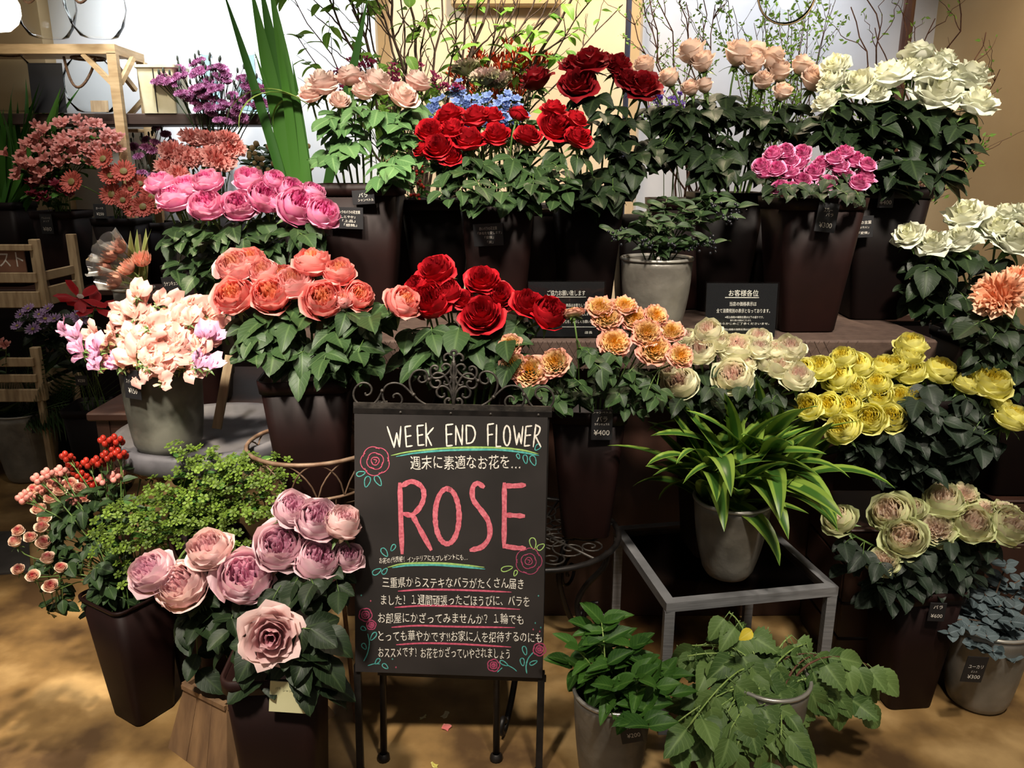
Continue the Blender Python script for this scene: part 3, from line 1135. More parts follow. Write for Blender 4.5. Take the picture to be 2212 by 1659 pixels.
# wrought iron stool with a scrolled seat
IX, IY, IZ, IR = .068, 1.97, .452, .222
root = thing('iron_stool', 'round wrought iron garden stool with scrolled openwork seat and curled legs behind the chalkboard', 'stool', (IX, IY, 0))
ring = [(IX + IR * math.cos(i * .19635), IY + IR * math.sin(i * .19635), IZ) for i in range(33)]
MB().add(*tube_vf(ring, .008, 8, False)).build('seat_ring', M['iron_dark'], root, root.location)
for k in range(8):
    a = k * math.pi / 4
    for (r, s0, tn, rr) in ((.135, .055, 1.6, .006), (.165, .035, -1.5, .006), (.075, .045, 1.5, .006)):
        aa = a + (.2 if tn < 0 else -.12)
        P = spiral_pts(IX + r * math.cos(aa), IY + r * math.sin(aa), s0, .008, aa + 2.2, tn)
        MB().add(*tube_vf([(x, y, IZ) for x, y in P], .0026, 5)).build('seat_scroll', M['iron'], root, root.location)
for k in range(6):
    a = k * math.pi / 3 + .2
    MB().add(*tube_vf([(IX, IY, IZ), (IX + IR * math.cos(a), IY + IR * math.sin(a), IZ)], .004, 5)).build('seat_spoke', M['iron'], root, root.location)
for a in (-.55, -1.9, 1.0, 2.4):
    ca_, sa_ = math.cos(a), math.sin(a)
    prof = [(IR - .01, IZ - .005), (IR - .02, .40), (IR - .07, .33), (IR - .095, .26), (IR - .07, .18), (IR - .03, .10), (IR + .01, .05), (IR + .055, .02), (IR + .075, .04), (IR + .06, .06), (IR + .045, .045)]
    P = smooth_pts([(IX + r * ca_, IY + r * sa_, z) for r, z in prof], 4)
    MB().add(*tube_vf(P, .0085, 7)).build('leg', M['iron_dark'], root, root.location)
for a in (-.55, -1.9, 1.0, 2.4):
    ca_, sa_ = math.cos(a), math.sin(a)
    P = spiral_pts(0, 0, .052, .01, 1.6, 1.4)
    MB().add(*tube_vf([(IX + (IR - .03 + x) * ca_, IY + (IR - .03 + x) * sa_, .24 + y) for x, y in P], .005, 5)).build('leg_scroll', M['iron_dark'], root, root.location)

# wire basket stand holding the coral rose bucket
BX, BY = -.50, 1.90
root = thing('wire_basket', 'rusty wire basket plant stand with arched sides around the coral rose bucket', 'plant stand', (BX, BY, 0))
for (z, r, t) in ((.735, .17, .0055), (.635, .145, .004), (.552, .135, .004)):
    MB().add(*tube_vf([(BX + r * math.cos(i * .19635), BY + r * math.sin(i * .19635), z) for i in range(33)], t, 6, False)).build('ring', M['rust_iron'], root, root.location)
for k in range(14):
    P = []
    for i in range(13):
        s = i / 12
        a = (k + s * 2) * 2 * math.pi / 14
        z = .635 + .098 * math.sin(math.pi * s) ** .7
        r = .145 + .025 * (z - .635) / .1
        P.append((BX + r * math.cos(a), BY + r * math.sin(a), z))
    MB().add(*tube_vf(P, .0022, 5, False)).build('arch_wire', M['rust_iron'], root, root.location)
for k in range(12):
    a = k * math.pi / 6
    MB().add(*tube_vf([(BX + r * math.cos(a), BY + r * math.sin(a), z) for r, z in ((.145, .635), (.135, .552), (.02, .55))], .002, 4, False)).build('floor_wire', M['rust_iron'], root, root.location)
for k in range(4):
    a = k * math.pi / 2 + .6
    MB().add(*tube_vf([(BX + r * math.cos(a), BY + r * math.sin(a), z) for r, z in ((.135, .552), (.12, .35), (.16, .0))], .006, 6)).build('leg', M['rust_iron'], root, root.location)

# round grey pedestal dish under the sweet peas
DX, DY, DZ = -.84, 2.08, .70
root = thing('round_table', 'round grey stone-like pedestal table with raised lip under the sweet pea pot', 'table', (DX, DY, 0))
MB().add(*lathe_vf([(.001, DZ), (.215, DZ), (.225, DZ + .012), (.245, DZ + .014), (.252, DZ + .004), (.250, DZ - .035), (.235, DZ - .045), (.001, DZ - .045)], 48, 0, 0)).build('table_top', noisy('grey_stone', '4a484c', '5e5c60', 14, .6, bump=.1), root).location = (0, 0, 0)
MB().add(*lathe_vf([(.001, DZ - .046), (.06, DZ - .046), (.04, DZ - .12), (.03, .3), (.035, .1), (.07, .02), (.075, .0)], 24, 0, .06)).build('pedestal', M['zinc'], root)

# flared wooden box in the lower front
root = thing('wooden_box', 'flared rough wooden box standing on the floor under a pink rose bucket', 'box', (-.68, 1.73, 0))
b0 = [atz(362, 1615, 0), atz(490, 1710, 0)]
t0 = [atz(397, 1484, .18), atz(490, 1531, .18)]
def square_from(a, b):
    d = b - a
    n = Vector((-d.y, d.x, 0))
    return [a, b, b + n * 1.35, a + n * 1.35]
bq, tq = square_from(*b0), square_from(*t0)
cb_, ct_ = sum(bq, Vector()) / 4, sum(tq, Vector()) / 4
bq = [q + (ct_ - cb_) * .6 * Vector((1, 1, 0)).length * 0 for q in bq]
for i in range(4):
    a, b, c, d = bq[i], bq[(i + 1) % 4], tq[(i + 1) % 4], tq[i]
    for k in range(3):                               # three planks per side
        s0, s1 = k / 3 + .004, (k + 1) / 3 - .004
        q = [a.lerp(b, s0), a.lerp(b, s1), d.lerp(c, s1), d.lerp(c, s0)]
        n = (q[1] - q[0]).cross(q[3] - q[0]).normalized() * .012
        v = q + [x - n for x in q]
        MB().add([tuple(x) for x in v], [(0, 1, 2, 3), (7, 6, 5, 4), (0, 4, 5, 1), (1, 5, 6, 2), (2, 6, 7, 3), (3, 7, 4, 0)]).build('plank', M['wood_box'], root, root.location, smooth=False)
    MB().add(*bar_vf(d + Vector((0, 0, .004)), c + Vector((0, 0, .004)), .014, .012)).build('top_edge', M['wood_box'], root, root.location, smooth=False)
v = [tuple(q + Vector((0, 0, z))) for z in (-.012, -.002) for q in tq]
MB().add(v, [(3, 2, 1, 0), (4, 5, 6, 7), (0, 1, 5, 4), (1, 2, 6, 5), (2, 3, 7, 6), (3, 0, 4, 7)]).build('lid_board', M['wood_box'], root, root.location, smooth=False)

# dark bench behind the round table, carrying the hot pink roses and the tin
root = thing('wooden_bench', 'dark wooden bench behind the sweet peas carrying pink roses and a tin', 'bench', (-.96, 2.65, 0))
MB().add(*bevel_box(-1.34, -.62, 2.36, 2.98, .64, .667, .005)).build('seat', M['wood_dark'], root, root.location, smooth=False)
for (xx, yy) in ((-1.30, 2.40), (-.66, 2.40), (-1.30, 2.94), (-.66, 2.94)):
    MB().add(*bar_vf((xx, yy, 0), (xx, yy, .64), .04)).build('leg', M['wood_dark'], root, root.location, smooth=False)
MB().add(*bevel_box(-1.30, -.66, 2.385, 2.40, .52, .64, .003)).build('apron', M['wood_dark'], root, root.location, smooth=False)
p0 = at(497, 768, 2.14)
p1 = at(468, 925, 2.06)
p1.z = DZ + .016
o = MB().add(*bar_vf(p1, p0, .024, .010)).build('wooden_stake', M['wood_crate'], smooth=False)
tagit(o, 'narrow pale wooden stake leaning up beside the coral rose bucket', 'stake')

# crate plinths below the far buckets at the right
for (x0, x1, y0, y1, z1, lb) in ((.93, 1.32, 1.98, 2.26, .45, 'dark wooden crate under the yellow rose bucket'), (1.34, 1.86, 2.02, 2.62, .52, 'dark wooden crate under the white roses at the wall end')):
    root = thing('plinth_crate', lb, 'crate', ((x0 + x1) / 2, (y0 + y1) / 2, 0))
    n = 4
    for k in range(n):
        z0 = z1 / n * k + .003
        MB().add(*bevel_box(x0, x1, y0, y0 + .015, z0, z1 / n * (k + 1) - .003, .003)).build('slat', M['wood_dark'], root, root.location, smooth=False)
        MB().add(*bevel_box(x0, x0 + .015, y0 + .016, y1, z0, z1 / n * (k + 1) - .003, .003)).build('slat', M['wood_dark'], root, root.location, smooth=False)
        MB().add(*bevel_box(x1 - .015, x1, y0 + .016, y1, z0, z1 / n * (k + 1) - .003, .003)).build('slat', M['wood_dark'], root, root.location, smooth=False)
    MB().add(*bevel_box(x0, x1, y0, y1, z1 - .012, z1, .003)).build('lid', M['wood_dark'], root, root.location, smooth=False)

# ------------------------------------------------------------------ chalkboard easel
B0 = at(765, 880, 1.705)
B1 = at(1190, 888, 1.705)
B2 = at(767, 1448, 1.625)
BN = (B1 - B0).cross(B2 - B0).normalized()
if BN.y > 0:
    BN = -BN                                             # towards the viewer
easel = thing('chalkboard_easel', 'black iron easel with scrolled top holding a chalk lettered rose sign', 'sign', (B0.lerp(B1, .5).x, 1.66, 0))
EO = easel.location


def bp(px, py, off=0.0):
    return on_plane(px, py, B0, BN) + BN * off


def flat_poly(pts, off0, off1):
    v = [bp(x, y, off0) for x, y in pts] + [bp(x, y, off1) for x, y in pts]
    n = len(pts)
    f = [tuple(range(n)), tuple(range(2 * n - 1, n - 1, -1))] + [(i, n + i, n + (i + 1) % n, (i + 1) % n) for i in range(n)]
    return [tuple(x) for x in v], f


MB().add(*flat_poly([(769, 884), (1187, 892), (1172, 1466), (771, 1450)], -.012, -.001)).build('back_panel', M['iron_dark'], easel, EO, smooth=False)
board = MB().add(*flat_poly([(766, 893), (1183, 901), (1171, 1463), (768, 1449)], -.001, .004)).build('chalk_panel', M['blackboard'], easel, EO, smooth=False)
for (a, b) in (((764, 878), (1192, 887)),):
    MB().add(*bar_vf(bp(*a, .0), bp(*b, .0), .007, .02)).build('top_rail', M['iron'], easel, EO, smooth=False)
MB().add(*bar_vf(bp(764, 886, .002), bp(1192, 895, .002), .006, .012)).build('top_rail', M['iron_dark'], easel, EO, smooth=False)
MB().add(*bar_vf(bp(815, 1456, -.012), bp(1180, 1471, -.012), .012, .012)).build('bottom_rail', M['iron_dark'], easel, EO, smooth=False)
for x in (866, 974, 1060, 1163):
    MB().add(*lathe_vf([(.0001, .003), (.003, .0025), (.004, 0)], 10)).build('rivet', M['iron'], easel).matrix_basis = frame_mtx(bp(x, 890 + (x - 866) * .02, .003) - EO, BN)
for (ax, ay, zx) in ((770, 1440, 772), (1170, 1455, 1156)):
    q = bp(ax, ay, -.012)
    g = Vector((q.x + (.004 if ax < 900 else -.006), 1.585, 0))
    MB().add(*bar_vf(g, q, .016, .014)).build('front_leg', M['iron_dark'], easel, EO, smooth=False)
    MB().add(*lathe_vf([(.0001, 0), (.014, 0), (.013, .01), (.009, .016)], 12, g.x - EO.x, g.y - EO.y)).build('foot', M['iron_dark'], easel)
for (tx, gx) in ((818, 829), (1078, 1072)):
    q = bp(tx, 900, -.03)
    g = atz(gx, 1640, 0)
    MB().add(*tube_vf([q, g], .0085, 8)).build('back_leg', M['iron_dark'], easel, EO)
    MB().add(*lathe_vf([(.0001, 0), (.016, 0), (.015, .012), (.009, .018)], 12, g.x - EO.x, g.y - EO.y)).build('foot', M['iron_dark'], easel)
for x in (822, 1128):
    q = bp(x, 872 + (x - 822) * .024, -.012)
    MB().add(*tube_vf([q - Vector((.014, 0, 0)), q + Vector((.014, 0, 0))], .005, 10)).build('hinge', M['iron'], easel, EO)


def oz(P):
    return [(750 + x / 4.809, 740 + y / 4.809) for x, y in P]


def mir(P):
    return [(2210 - x, y + .022 * ((2210 - x) - x)) for x, y in P]


SC = [[(185, 520), (200, 548), (240, 530), (255, 480), (220, 430), (150, 420), (85, 470), (65, 550), (100, 620), (185, 665), (260, 645), (310, 600), (345, 540), (365, 500)],
      [(485, 575), (480, 550), (520, 530), (560, 560), (570, 610), (530, 660), (460, 675), (400, 630), (370, 560), (375, 500), (410, 445), (480, 420), (560, 435), (620, 480), (680, 540)],
      [(760, 350), (740, 385), (770, 415), (820, 400), (838, 350), (810, 300), (750, 285), (690, 310), (650, 380), (655, 460), (690, 540), (760, 610), (870, 665), (990, 690)],
      [(1035, 185), (1010, 180), (1010, 140), (1045, 115), (1080, 130)],
      [(1005, 285), (985, 255), (1010, 225), (1050, 228), (1080, 262), (1075, 310), (1090, 360), (1100, 420)],
      [(905, 265), (930, 285), (940, 255), (905, 240), (870, 265), (865, 320), (890, 365), (950, 370), (1010, 345), (1060, 300), (1085, 250), (1100, 190)],
      [(915, 400), (950, 395), (968, 425), (945, 465), (895, 465), (865, 430), (862, 385), (890, 345)],
      [(1015, 400), (1008, 430), (1040, 442), (1072, 415), (1080, 375), (1062, 355)],
      [(890, 340), (930, 315), (990, 325), (1030, 370), (1060, 430), (1085, 500), (1100, 560)],
      [(1005, 525), (1010, 555), (980, 570), (940, 550), (930, 500), (960, 460), (1010, 455), (1050, 480), (1080, 530), (1100, 600)],
      [(1050, 605), (1070, 588), (1040, 580), (1015, 610), (1025, 660), (1060, 685), (1095, 670), (1105, 620)]]
for i, P in enumerate(SC):
    for Q in (P, mir(P)):
        pts = smooth_pts([bp(x, y, 0) for x, y in oz(Q)], 5)
        MB().add(*tube_vf(pts, .0026 if i < 3 else .0029, 7)).build('scroll', M['iron'], easel, EO)
MB().add(*tube_vf([bp(x, y, 0) for x, y in oz([(1106, 690), (1106, 560), (1107, 400), (1109, 250), (1107, 140)])], [.004, .0045, .004, .003, .003], 7)).build('scroll_stem', M['iron'], easel, EO)
MB().add(*tube_vf([bp(x, y, 0) for x, y in oz([(1108 + 27 * math.cos(k * .3927), 110 + 27 * math.sin(k * .3927)) for k in range(17)])], .003, 7, False)).build('finial_ring', M['iron'], easel, EO)
for (x, y) in ((850, 380), (1360, 395), (365, 500), (1835, 540), (690, 540), (1520, 565), (1985, 745)):
    mb = MB().add(*lathe_vf([(.0001, -.005), (.004, -.003), (.005, 0), (.004, .003), (.0001, .005)], 10))
    mb.build('bead', M['iron'], easel).matrix_basis = Matrix.Translation(bp(*oz([(x, y)])[0], .001) - EO)


def ribbon(pts, wpx, off=.0046, seed=0, taper=.0, smooth=4):
    P = smooth_pts([Vector((x, y, 0)) for x, y in pts], smooth) if len(pts) > 2 else [Vector((pts[0][0] + (pts[1][0] - pts[0][0]) * k / 5, pts[0][1] + (pts[1][1] - pts[0][1]) * k / 5, 0)) for k in range(6)]
    rng = random.Random(seed)
    v, n = [], len(P)
    for i in range(n):
        d = (P[min(i + 1, n - 1)] - P[max(i - 1, 0)])
        d = d.normalized() if d.length > 1e-6 else Vector((1, 0, 0))
        s = i / (n - 1)
        w = wpx / 2 * rng.uniform(.82, 1.12) * (1 - taper * abs(2 * s - 1) ** 3)
        if i in (0, n - 1):
            w *= .55
        q = Vector((-d.y, d.x, 0)) * w
        e = d * (-.3 * wpx if i == 0 else .3 * wpx if i == n - 1 else 0)
        for sg in (-1, 1):
            c = P[i] + q * sg + e
            v.append(tuple(bp(c.x, c.y, off)))
    f = [(2 * i, 2 * i + 1, 2 * i + 3, 2 * i + 2) for i in range(n - 1)]
    return v, f


def chalk(name, mat, strokes, wpx, off=.0046, taper=0.0, smooth=4):
    mb = MB()
    for i, s in enumerate(strokes):
        mb.add(*ribbon(s, wpx, off + i * .00002, i, taper, smooth))
    return mb.build(name, M[mat], board, EO, smooth=False)


def z1(P):
    return [(580 + x / 3.568, 800 + y / 3.568) for x, y in P]


def z2(P):
    return [(580 + x / 3.568, 1194 + y / 3.568) for x, y in P]


def oval(cx, cy, rx, ry, n=16, rot=0.0, a0=-1.4, over=.06):
    out = []
    for k in range(n + 1):
        a = a0 + (6.283 + over) * k / n
        x, y = rx * math.cos(a), ry * math.sin(a)
        out.append((cx + x * math.cos(rot) - y * math.sin(rot), cy + x * math.sin(rot) + y * math.cos(rot)))
    return out


S_ = lambda *P: list(P)
LET = {
    'W': [[(918, 432), (970, 590)], [(970, 590), (990, 480)], [(990, 480), (1012, 585)], [(1012, 585), (1022, 430)]],
    'E1': [[(1055, 432), (1065, 585)], [(1055, 432), (1098, 425)], [(1060, 508), (1100, 500)], [(1065, 585), (1110, 578)]],
    'E2': [[(1148, 425), (1155, 575)], [(1148, 425), (1195, 420)], [(1150, 500), (1190, 492)], [(1155, 575), (1200, 570)]],
    'K': [[(1215, 405), (1218, 580)], [(1272, 440), (1220, 500)], [(1222, 498), (1258, 575)]],
    'E3': [[(1370, 418), (1375, 580)], [(1370, 418), (1422, 412)], [(1372, 492), (1415, 488)], [(1375, 580), (1418, 575)]],
    'N': [[(1445, 570), (1445, 425)], [(1445, 425), (1492, 570)], [(1492, 570), (1497, 420)]],
    'D': [[(1525, 420), (1527, 562)], [(1525, 420), (1575, 432), (1594, 490), (1572, 548), (1527, 562)]],
    'F': [[(1690, 415), (1692, 575)], [(1690, 415), (1735, 408)], [(1692, 495), (1728, 490)]],
    'L': [[(1758, 418), (1755, 585)], [(1755, 585), (1790, 583)]],
    'O': [oval(1838, 500, 25, 76)],
    'W2': [[(1890, 425), (1912, 570)], [(1912, 570), (1930, 480)], [(1930, 480), (1948, 562)], [(1948, 562), (1960, 430)]],
    'E4': [[(1985, 430), (1972, 580)], [(1985, 430), (2028, 425)], [(1980, 500), (2020, 495)], [(1972, 580), (2012, 575)]],
    'R': [[(2060, 415), (2040, 585)], [(2058, 418), (2092, 440), (2078, 488), (2052, 502)], [(2055, 500), (2098, 585)]]}
for k, st in LET.items():
    chalk('letter', 'chalk_white', [z1(s) for s in st], 3.6, .0048)
BIG = [[[(1015, 872), (1022, 1130), (1032, 1400)], [(1032, 885), (1105, 852), (1180, 890), (1200, 960), (1175, 1040), (1110, 1108), (1045, 1100)], [(1108, 1105), (1180, 1240), (1252, 1372)]],
       [oval(1378, 1120, 92, 212, 20)],
       [[(1655, 892), (1612, 866), (1575, 900), (1578, 990), (1640, 1075), (1695, 1160), (1705, 1270), (1650, 1352), (1562, 1380)]],
       [[(1818, 872), (1818, 1120), (1815, 1355)], [(1822, 886), (1900, 886), (1972, 880)], [(1830, 1110), (1965, 1118)], [(1815, 1348), (1900, 1362), (1972, 1366)]]]
for st in BIG:
    chalk('big_letter', 'chalk_pink', [z1(s) for s in st], 11.0, .0048)
chalk('underline', 'chalk_lime', [z1([(950, 652), (1100, 622), (1400, 594), (1750, 592), (1950, 610), (2076, 640)])], 4.0, .0047, .6)
chalk('underline', 'chalk_teal', [z1([(990, 660), (1150, 632), (1400, 612), (1750, 608), (1950, 628), (2080, 652)])], 4.5, .0046, .6)
chalk('underline', 'chalk_lime', [z1([(925, 1512), (1050, 1484), (1300, 1480), (1500, 1494), (1660, 1512)])], 4.0, .0047, .6)
chalk('underline', 'chalk_teal', [z1([(960, 1515), (1080, 1497), (1300, 1494), (1500, 1508), (1665, 1526)])], 5.0, .0046, .6)
for P in ([(1005, 290), (1200, 278), (1500, 282), (1868, 297)], [(980, 415), (1200, 402), (1500, 408), (1935, 430)], [(955, 568), (1150, 555), (1400, 562), (1895, 570)], [(990, 702), (1200, 690), (1500, 698), (1865, 720)]):
    chalk('underline', 'chalk_rose', [z2(P)], 4.2, .0046, .3)


def doodle_rose(cx, cy, r, mat, w=2.4, seed=0):
    rng = random.Random(seed)
    st = []
    for (rr, nl) in ((.28, 3), (.58, 4), (1.0, 5)):
        a0 = rng.uniform(0, 6)
        for k in range(nl):
            a = a0 + k * 6.283 / nl
            h = 6.283 / nl * .62
            st.append([(cx + r * rr * (1 + .16 * math.sin(math.pi * j / 6)) * math.cos(a - h + 2 * h * j / 6) * .93, cy + r * rr * (1 + .16 * math.sin(math.pi * j / 6)) * math.sin(a - h + 2 * h * j / 6) * .93) for j in range(7)])
    st.append([(cx - .12 * r, cy - .12 * r), (cx + .12 * r, cy - .05 * r), (cx, cy + .15 * r)])
    chalk('rose_drawing', mat, st, w, .0046, .0, 3)


for (x, y, r, m, w, z) in ((825, 695, 105, 'chalk_rose', 2.0, z1), (2005, 1465, 95, 'chalk_plum', 1.8, z1), (750, 472, 48, 'chalk_plum', 2.2, z2), (795, 550, 34, 'chalk_plum', 2.4, z2), (1735, 860, 44, 'chalk_plum', 2.6, z2), (2088, 738, 46, 'chalk_plum', 2.8, z2)):
    c = z([(x, y)])[0]
    doodle_rose(c[0], c[1], r / 3.568, m, w, int(x))


def leaf_doodle(z, cx, cy, ln, wd, ang, mat):
    c = z([(cx, cy)])[0]
    a = math.radians(ang)
    pts = []
    for k in range(13):
        s = k / 12 * 6.283
        x, y = ln / 2 * math.cos(s), wd / 2 * math.sin(s) * (1 - .35 * math.cos(s))
        pts.append((c[0] + (x * math.cos(a) - y * math.sin(a)) / 3.568, c[1] + (x * math.sin(a) + y * math.cos(a)) / 3.568))
    chalk('leaf_drawing', mat, [pts], 2.0, .0046)


for a in ((z1, 715, 792, 68, 34, -15, 'chalk_teal'), (z1, 763, 855, 85, 42, 105, 'chalk_teal'), (z1, 848, 848, 85, 40, 60, 'chalk_teal'), (z1, 2073, 590, 56, 34, 130, 'chalk_teal'), (z1, 1925, 660, 40, 22, 70, 'chalk_teal'), (z1, 1980, 682, 68, 32, 80, 'chalk_teal'), (z1, 2040, 692, 80, 42, 70, 'chalk_teal'),
          (z1, 897, 1398, 75, 38, 55, 'chalk_teal'), (z1, 962, 1362, 56, 28, 120, 'chalk_teal'), (z1, 838, 1545, 75, 38, -30, 'chalk_teal'), (z1, 898, 1542, 55, 30, -50, 'chalk_teal'), (z1, 2038, 1330, 90, 46, 80, 'chalk_lime'), (z1, 2098, 1355, 66, 38, -35, 'chalk_lime'), (z1, 1838, 1522, 90, 36, -15, 'chalk_lime'), (z1, 1903, 1558, 46, 24, 110, 'chalk_lime'),
          (z2, 735, 578, 42, 28, 30, 'chalk_teal'), (z2, 810, 638, 72, 30, 125, 'chalk_teal'), (z2, 740, 715, 50, 30, 60, 'chalk_teal'), (z2, 842, 830, 52, 26, 130, 'chalk_teal'), (z2, 902, 868, 52, 28, 40, 'chalk_teal'), (z2, 1975, 748, 70, 30, 75, 'chalk_teal'), (z2, 1957, 835, 60, 30, 80, 'chalk_teal'), (z2, 2042, 840, 62, 26, -25, 'chalk_teal'), (z2, 1815, 845, 70, 26, 30, 'chalk_teal')):
    leaf_doodle(*a)
chalk('stalk_drawing', 'chalk_teal', [z2([(768, 620), (780, 690), (765, 770), (738, 826)])], 2.4)
chalk('stalk_drawing', 'chalk_teal', [z2([(2040, 760), (2000, 810), (1985, 870), (1990, 920)])], 2.6)
chalk('stalk_drawing', 'chalk_teal', [z2([(770, 862), (820, 848), (860, 850)]), z2([(1840, 858), (1885, 882), (1912, 905)]), z2([(1765, 912), (1800, 880)])], 2.0)
for k, (x, y) in enumerate(((718, 322), (790, 365), (958, 812), (985, 876), (2056, 535), (2040, 585), (2098, 570), (2090, 600), (2080, 326))):
    c = z2([(x, y)])[0]
    chalk('sparkle_drawing', 'chalk_rose' if k % 2 else 'chalk_teal', [[(c[0] - 1.6, c[1]), (c[0] + 1.6, c[1])], [(c[0], c[1] - 2), (c[0], c[1] + 2)]], 1.0)


def board_text(s, x0, x1, yc0, yc1, h, bold=0):
    v, f = text_fit(s, x1 - x0, h)
    out = []
    for (x, y, _) in v:
        k = (x - v[:, 0].min()) / (x1 - x0)
        yy = yc0 + (yc1 - yc0) * k - y + 1.2 * math.sin(k * 21)
        out.append(tuple(bp((x0 + x1) / 2 + x + .8 * math.sin(y * 1.3), yy, .0047)))
    MB().add(out, f).build('lettering', M['chalk_white'], board, EO, smooth=False)


q = lambda z, x, y: z([(x, y)])[0]
board_text(L_BOARD[0], 887, 1124, 998, 997, 30)
board_text(L_BOARD[1], 820, 1010, 1209, 1201, 13)
for s, x0, x1, y in ((L_BOARD[2], 880, 1965, 225), (L_BOARD[3], 870, 2010, 360), (L_BOARD[4], 848, 1965, 498), (L_BOARD[5], 850, 2105, 638), (L_BOARD[6], 850, 1860, 763)):
    board_text(s, 580 + x0 / 3.568, 580 + x1 / 3.568, 1194 + (y - 6) / 3.568, 1194 + (y + 6) / 3.568, 23)

# ------------------------------------------------------------------ rose buckets and roses
PM = {
    'peach': petal_mat('petal_blush', 'fee8da', 'fcd8cc', 'fbcdc2', 'feece2'),
    'red': petal_mat('petal_red', '9c0d1c', 'b3121f', 'a50f1d', 'c01a26', trans=.15),
    'darkred': petal_mat('petal_dark_red', '6a0a14', '8a0f1a', '7c0c17', '8c121c', trans=.12),
    'apricot': petal_mat('petal_apricot', 'fcd6c0', 'fcd8c2', 'fde2d0', 'fee8da'),
    'white': petal_mat('petal_white', 'f2f2cc', 'f6f5de', 'f6f6e8', 'eef3da'),
    'spray': petal_mat('petal_spray_pink', 'd0488c', 'e066a4', 'e880b6', 'f2aacc'),
    'pink': petal_mat('petal_pink', 'd84a90', 'e268a4', 'ea86b4', 'f4b2ca', trans=.42),
    'coral': petal_mat('petal_coral', 'f6a470', 'ef7874', 'f08682', 'f6a89e', trans=.42),
    'coralpink': petal_mat('petal_coral_pink', 'f6ac8a', 'ef8e90', 'f2a2a2', 'f8c4be', trans=.42),
    'orange': petal_mat('petal_orange_pink', 'f5b020', 'fadc94', 'f7cab4', 'f0a096', base='efe0a0'),
    'cream': petal_mat('petal_cream', 'f6cec2', 'f9ead2', 'f5f0cc', 'f0f0cc', trans=.42),
    'yellow': petal_mat('petal_yellow', 'f4da38', 'f8ec5e', 'f7f28a', 'f9f5a2', trans=.42),
    'green': petal_mat('petal_green_pink', 'f6dccc', 'f4dcc6', 'e2e4b4', 'ccd69c', trans=.42),
    'bigpink': petal_mat('petal_pale_pink', 'f0b8c4', 'f4c6c8', 'f7d2ce', 'fbdeda', trans=.42),
    'bigpink2': petal_mat('petal_rosy_pink', 'eca8c6', 'f0bcd0', 'f5ccd6', 'f8d8de', trans=.42),
    'spraysalmon': petal_mat('petal_salmon', 'e86a78', 'f4b0a0', 'f8d4bc', 'fae2cc'),
    'salmoncarn': petal_mat('petal_carnation', 'f29088', 'f6a49c', 'f8b2aa', 'fbc8c2'),
    'peachcarn': petal_mat('petal_peach_frill', 'f0a07a', 'f6b48e', 'f8c2a0', 'fad4b8'),
    'purple': petal_mat('petal_purple', 'a85888', 'c0749f', 'cc88b0', 'dca6c6'),
}
BS = {}
for i, (k, kind, pm, n) in enumerate((('peach', 'classic', 'peach', 4), ('red', 'classic', 'red', 5), ('darkred', 'loose', 'darkred', 4), ('apricot', 'bud', 'apricot', 4), ('white', 'loose', 'white', 5), ('spray', 'classic', 'spray', 4),
                                      ('pink', 'cup', 'pink', 5), ('coral', 'cup', 'coral', 4), ('coralpink', 'cup', 'coralpink', 3), ('redfront', 'cup', 'red', 3), ('orange', 'rosette', 'orange', 5), ('cream', 'cup', 'cream', 5),
                                      ('yellow', 'cup', 'yellow', 5), ('yellow2', 'classic', 'yellow', 2), ('green', 'rosette', 'green', 3), ('green2', 'cup', 'green', 3), ('bigpink', 'cup', 'bigpink', 4), ('bigpink2', 'cup', 'bigpink2', 3), ('bigopen', 'loose', 'bigpink', 2),
                                      ('spraysalmon', 'bud', 'spraysalmon', 4), ('carn', 'carnation', 'salmoncarn', 4), ('peachcarn', 'carnation', 'peachcarn', 2))):
    BS[k] = bloom_set(kind, PM[pm], n, i + 1)
BS['redfront'] += BS['red']
BS['yellow'] += BS['yellow2']
BS['green'] += BS['green2']
BS['coral'] += BS['coralpink'][:2]


def bk(label, px, Y, z0, h, wt, wb, rot=0, mat='bucket', collar=True):
    x = wx(px, Y, z0 + h * .6)
    bucket(label, x, Y, z0, h, wt, wb, rot, mat, collar=collar)
    return (x, Y), z0 + h


m, rz = bk('brown square bucket of blush roses with an angled word card', 785, 2.40, SZ, .41, .25, .17, 3)
rose_bunch('rose', 'pale blush pink rose', 'rose', 'blush roses on the display table',
           [(697, 184, 70), (671, 205, 52), (757, 168, 62, .25), (733, 218, 46, .9), (815, 183, 70, .4), (869, 210, 64, .7), (901, 179, 58, .2), (785, 200, 50)],
           2.36, m, rz, BS['peach'], [(790, 275, 135, 55, 26), (740, 300, 90, 60, 10), (790, 365, 120, 40, 16, -.09), (860, 330, 60, 50, 8)], RL['light'], .068, 11)
m, rz = bk('brown square bucket of red roses with a flower meaning card', 1078, 2.37, SZ, .385, .22, .15, -2)
rose_bunch('rose', 'bright red rose', 'rose', 'bright red roses on the display table',
           [(972, 254, 64), (1028, 256, 62), (1062, 252, 46), (930, 287, 64, .8), (978, 284, 58), (947, 320, 66, 1.0), (1013, 305, 66, .7), (1073, 294, 62, .6), (974, 340, 48, .9), (914, 324, 40, .5), (1119, 248, 44, .1), (1140, 297, 58, .4), (1198, 276, 70, .9), (1196, 240, 56, .5), (1243, 262, 52, .3), (1249, 301, 60, .8)],
           2.30, m, rz, BS['red'], [(1060, 375, 165, 40, 26), (1080, 425, 150, 35, 20, -.08), (1190, 375, 90, 40, 10), (1170, 420, 60, 40, 8, -.05)], RL['mid'], .066, 12, tail=' of the front bunch')
m, rz = bk('dark bucket of deep red roses behind the bright red ones', 1265, 2.56, SZ, .40, .22, .15, 4, 'bucket_dark')
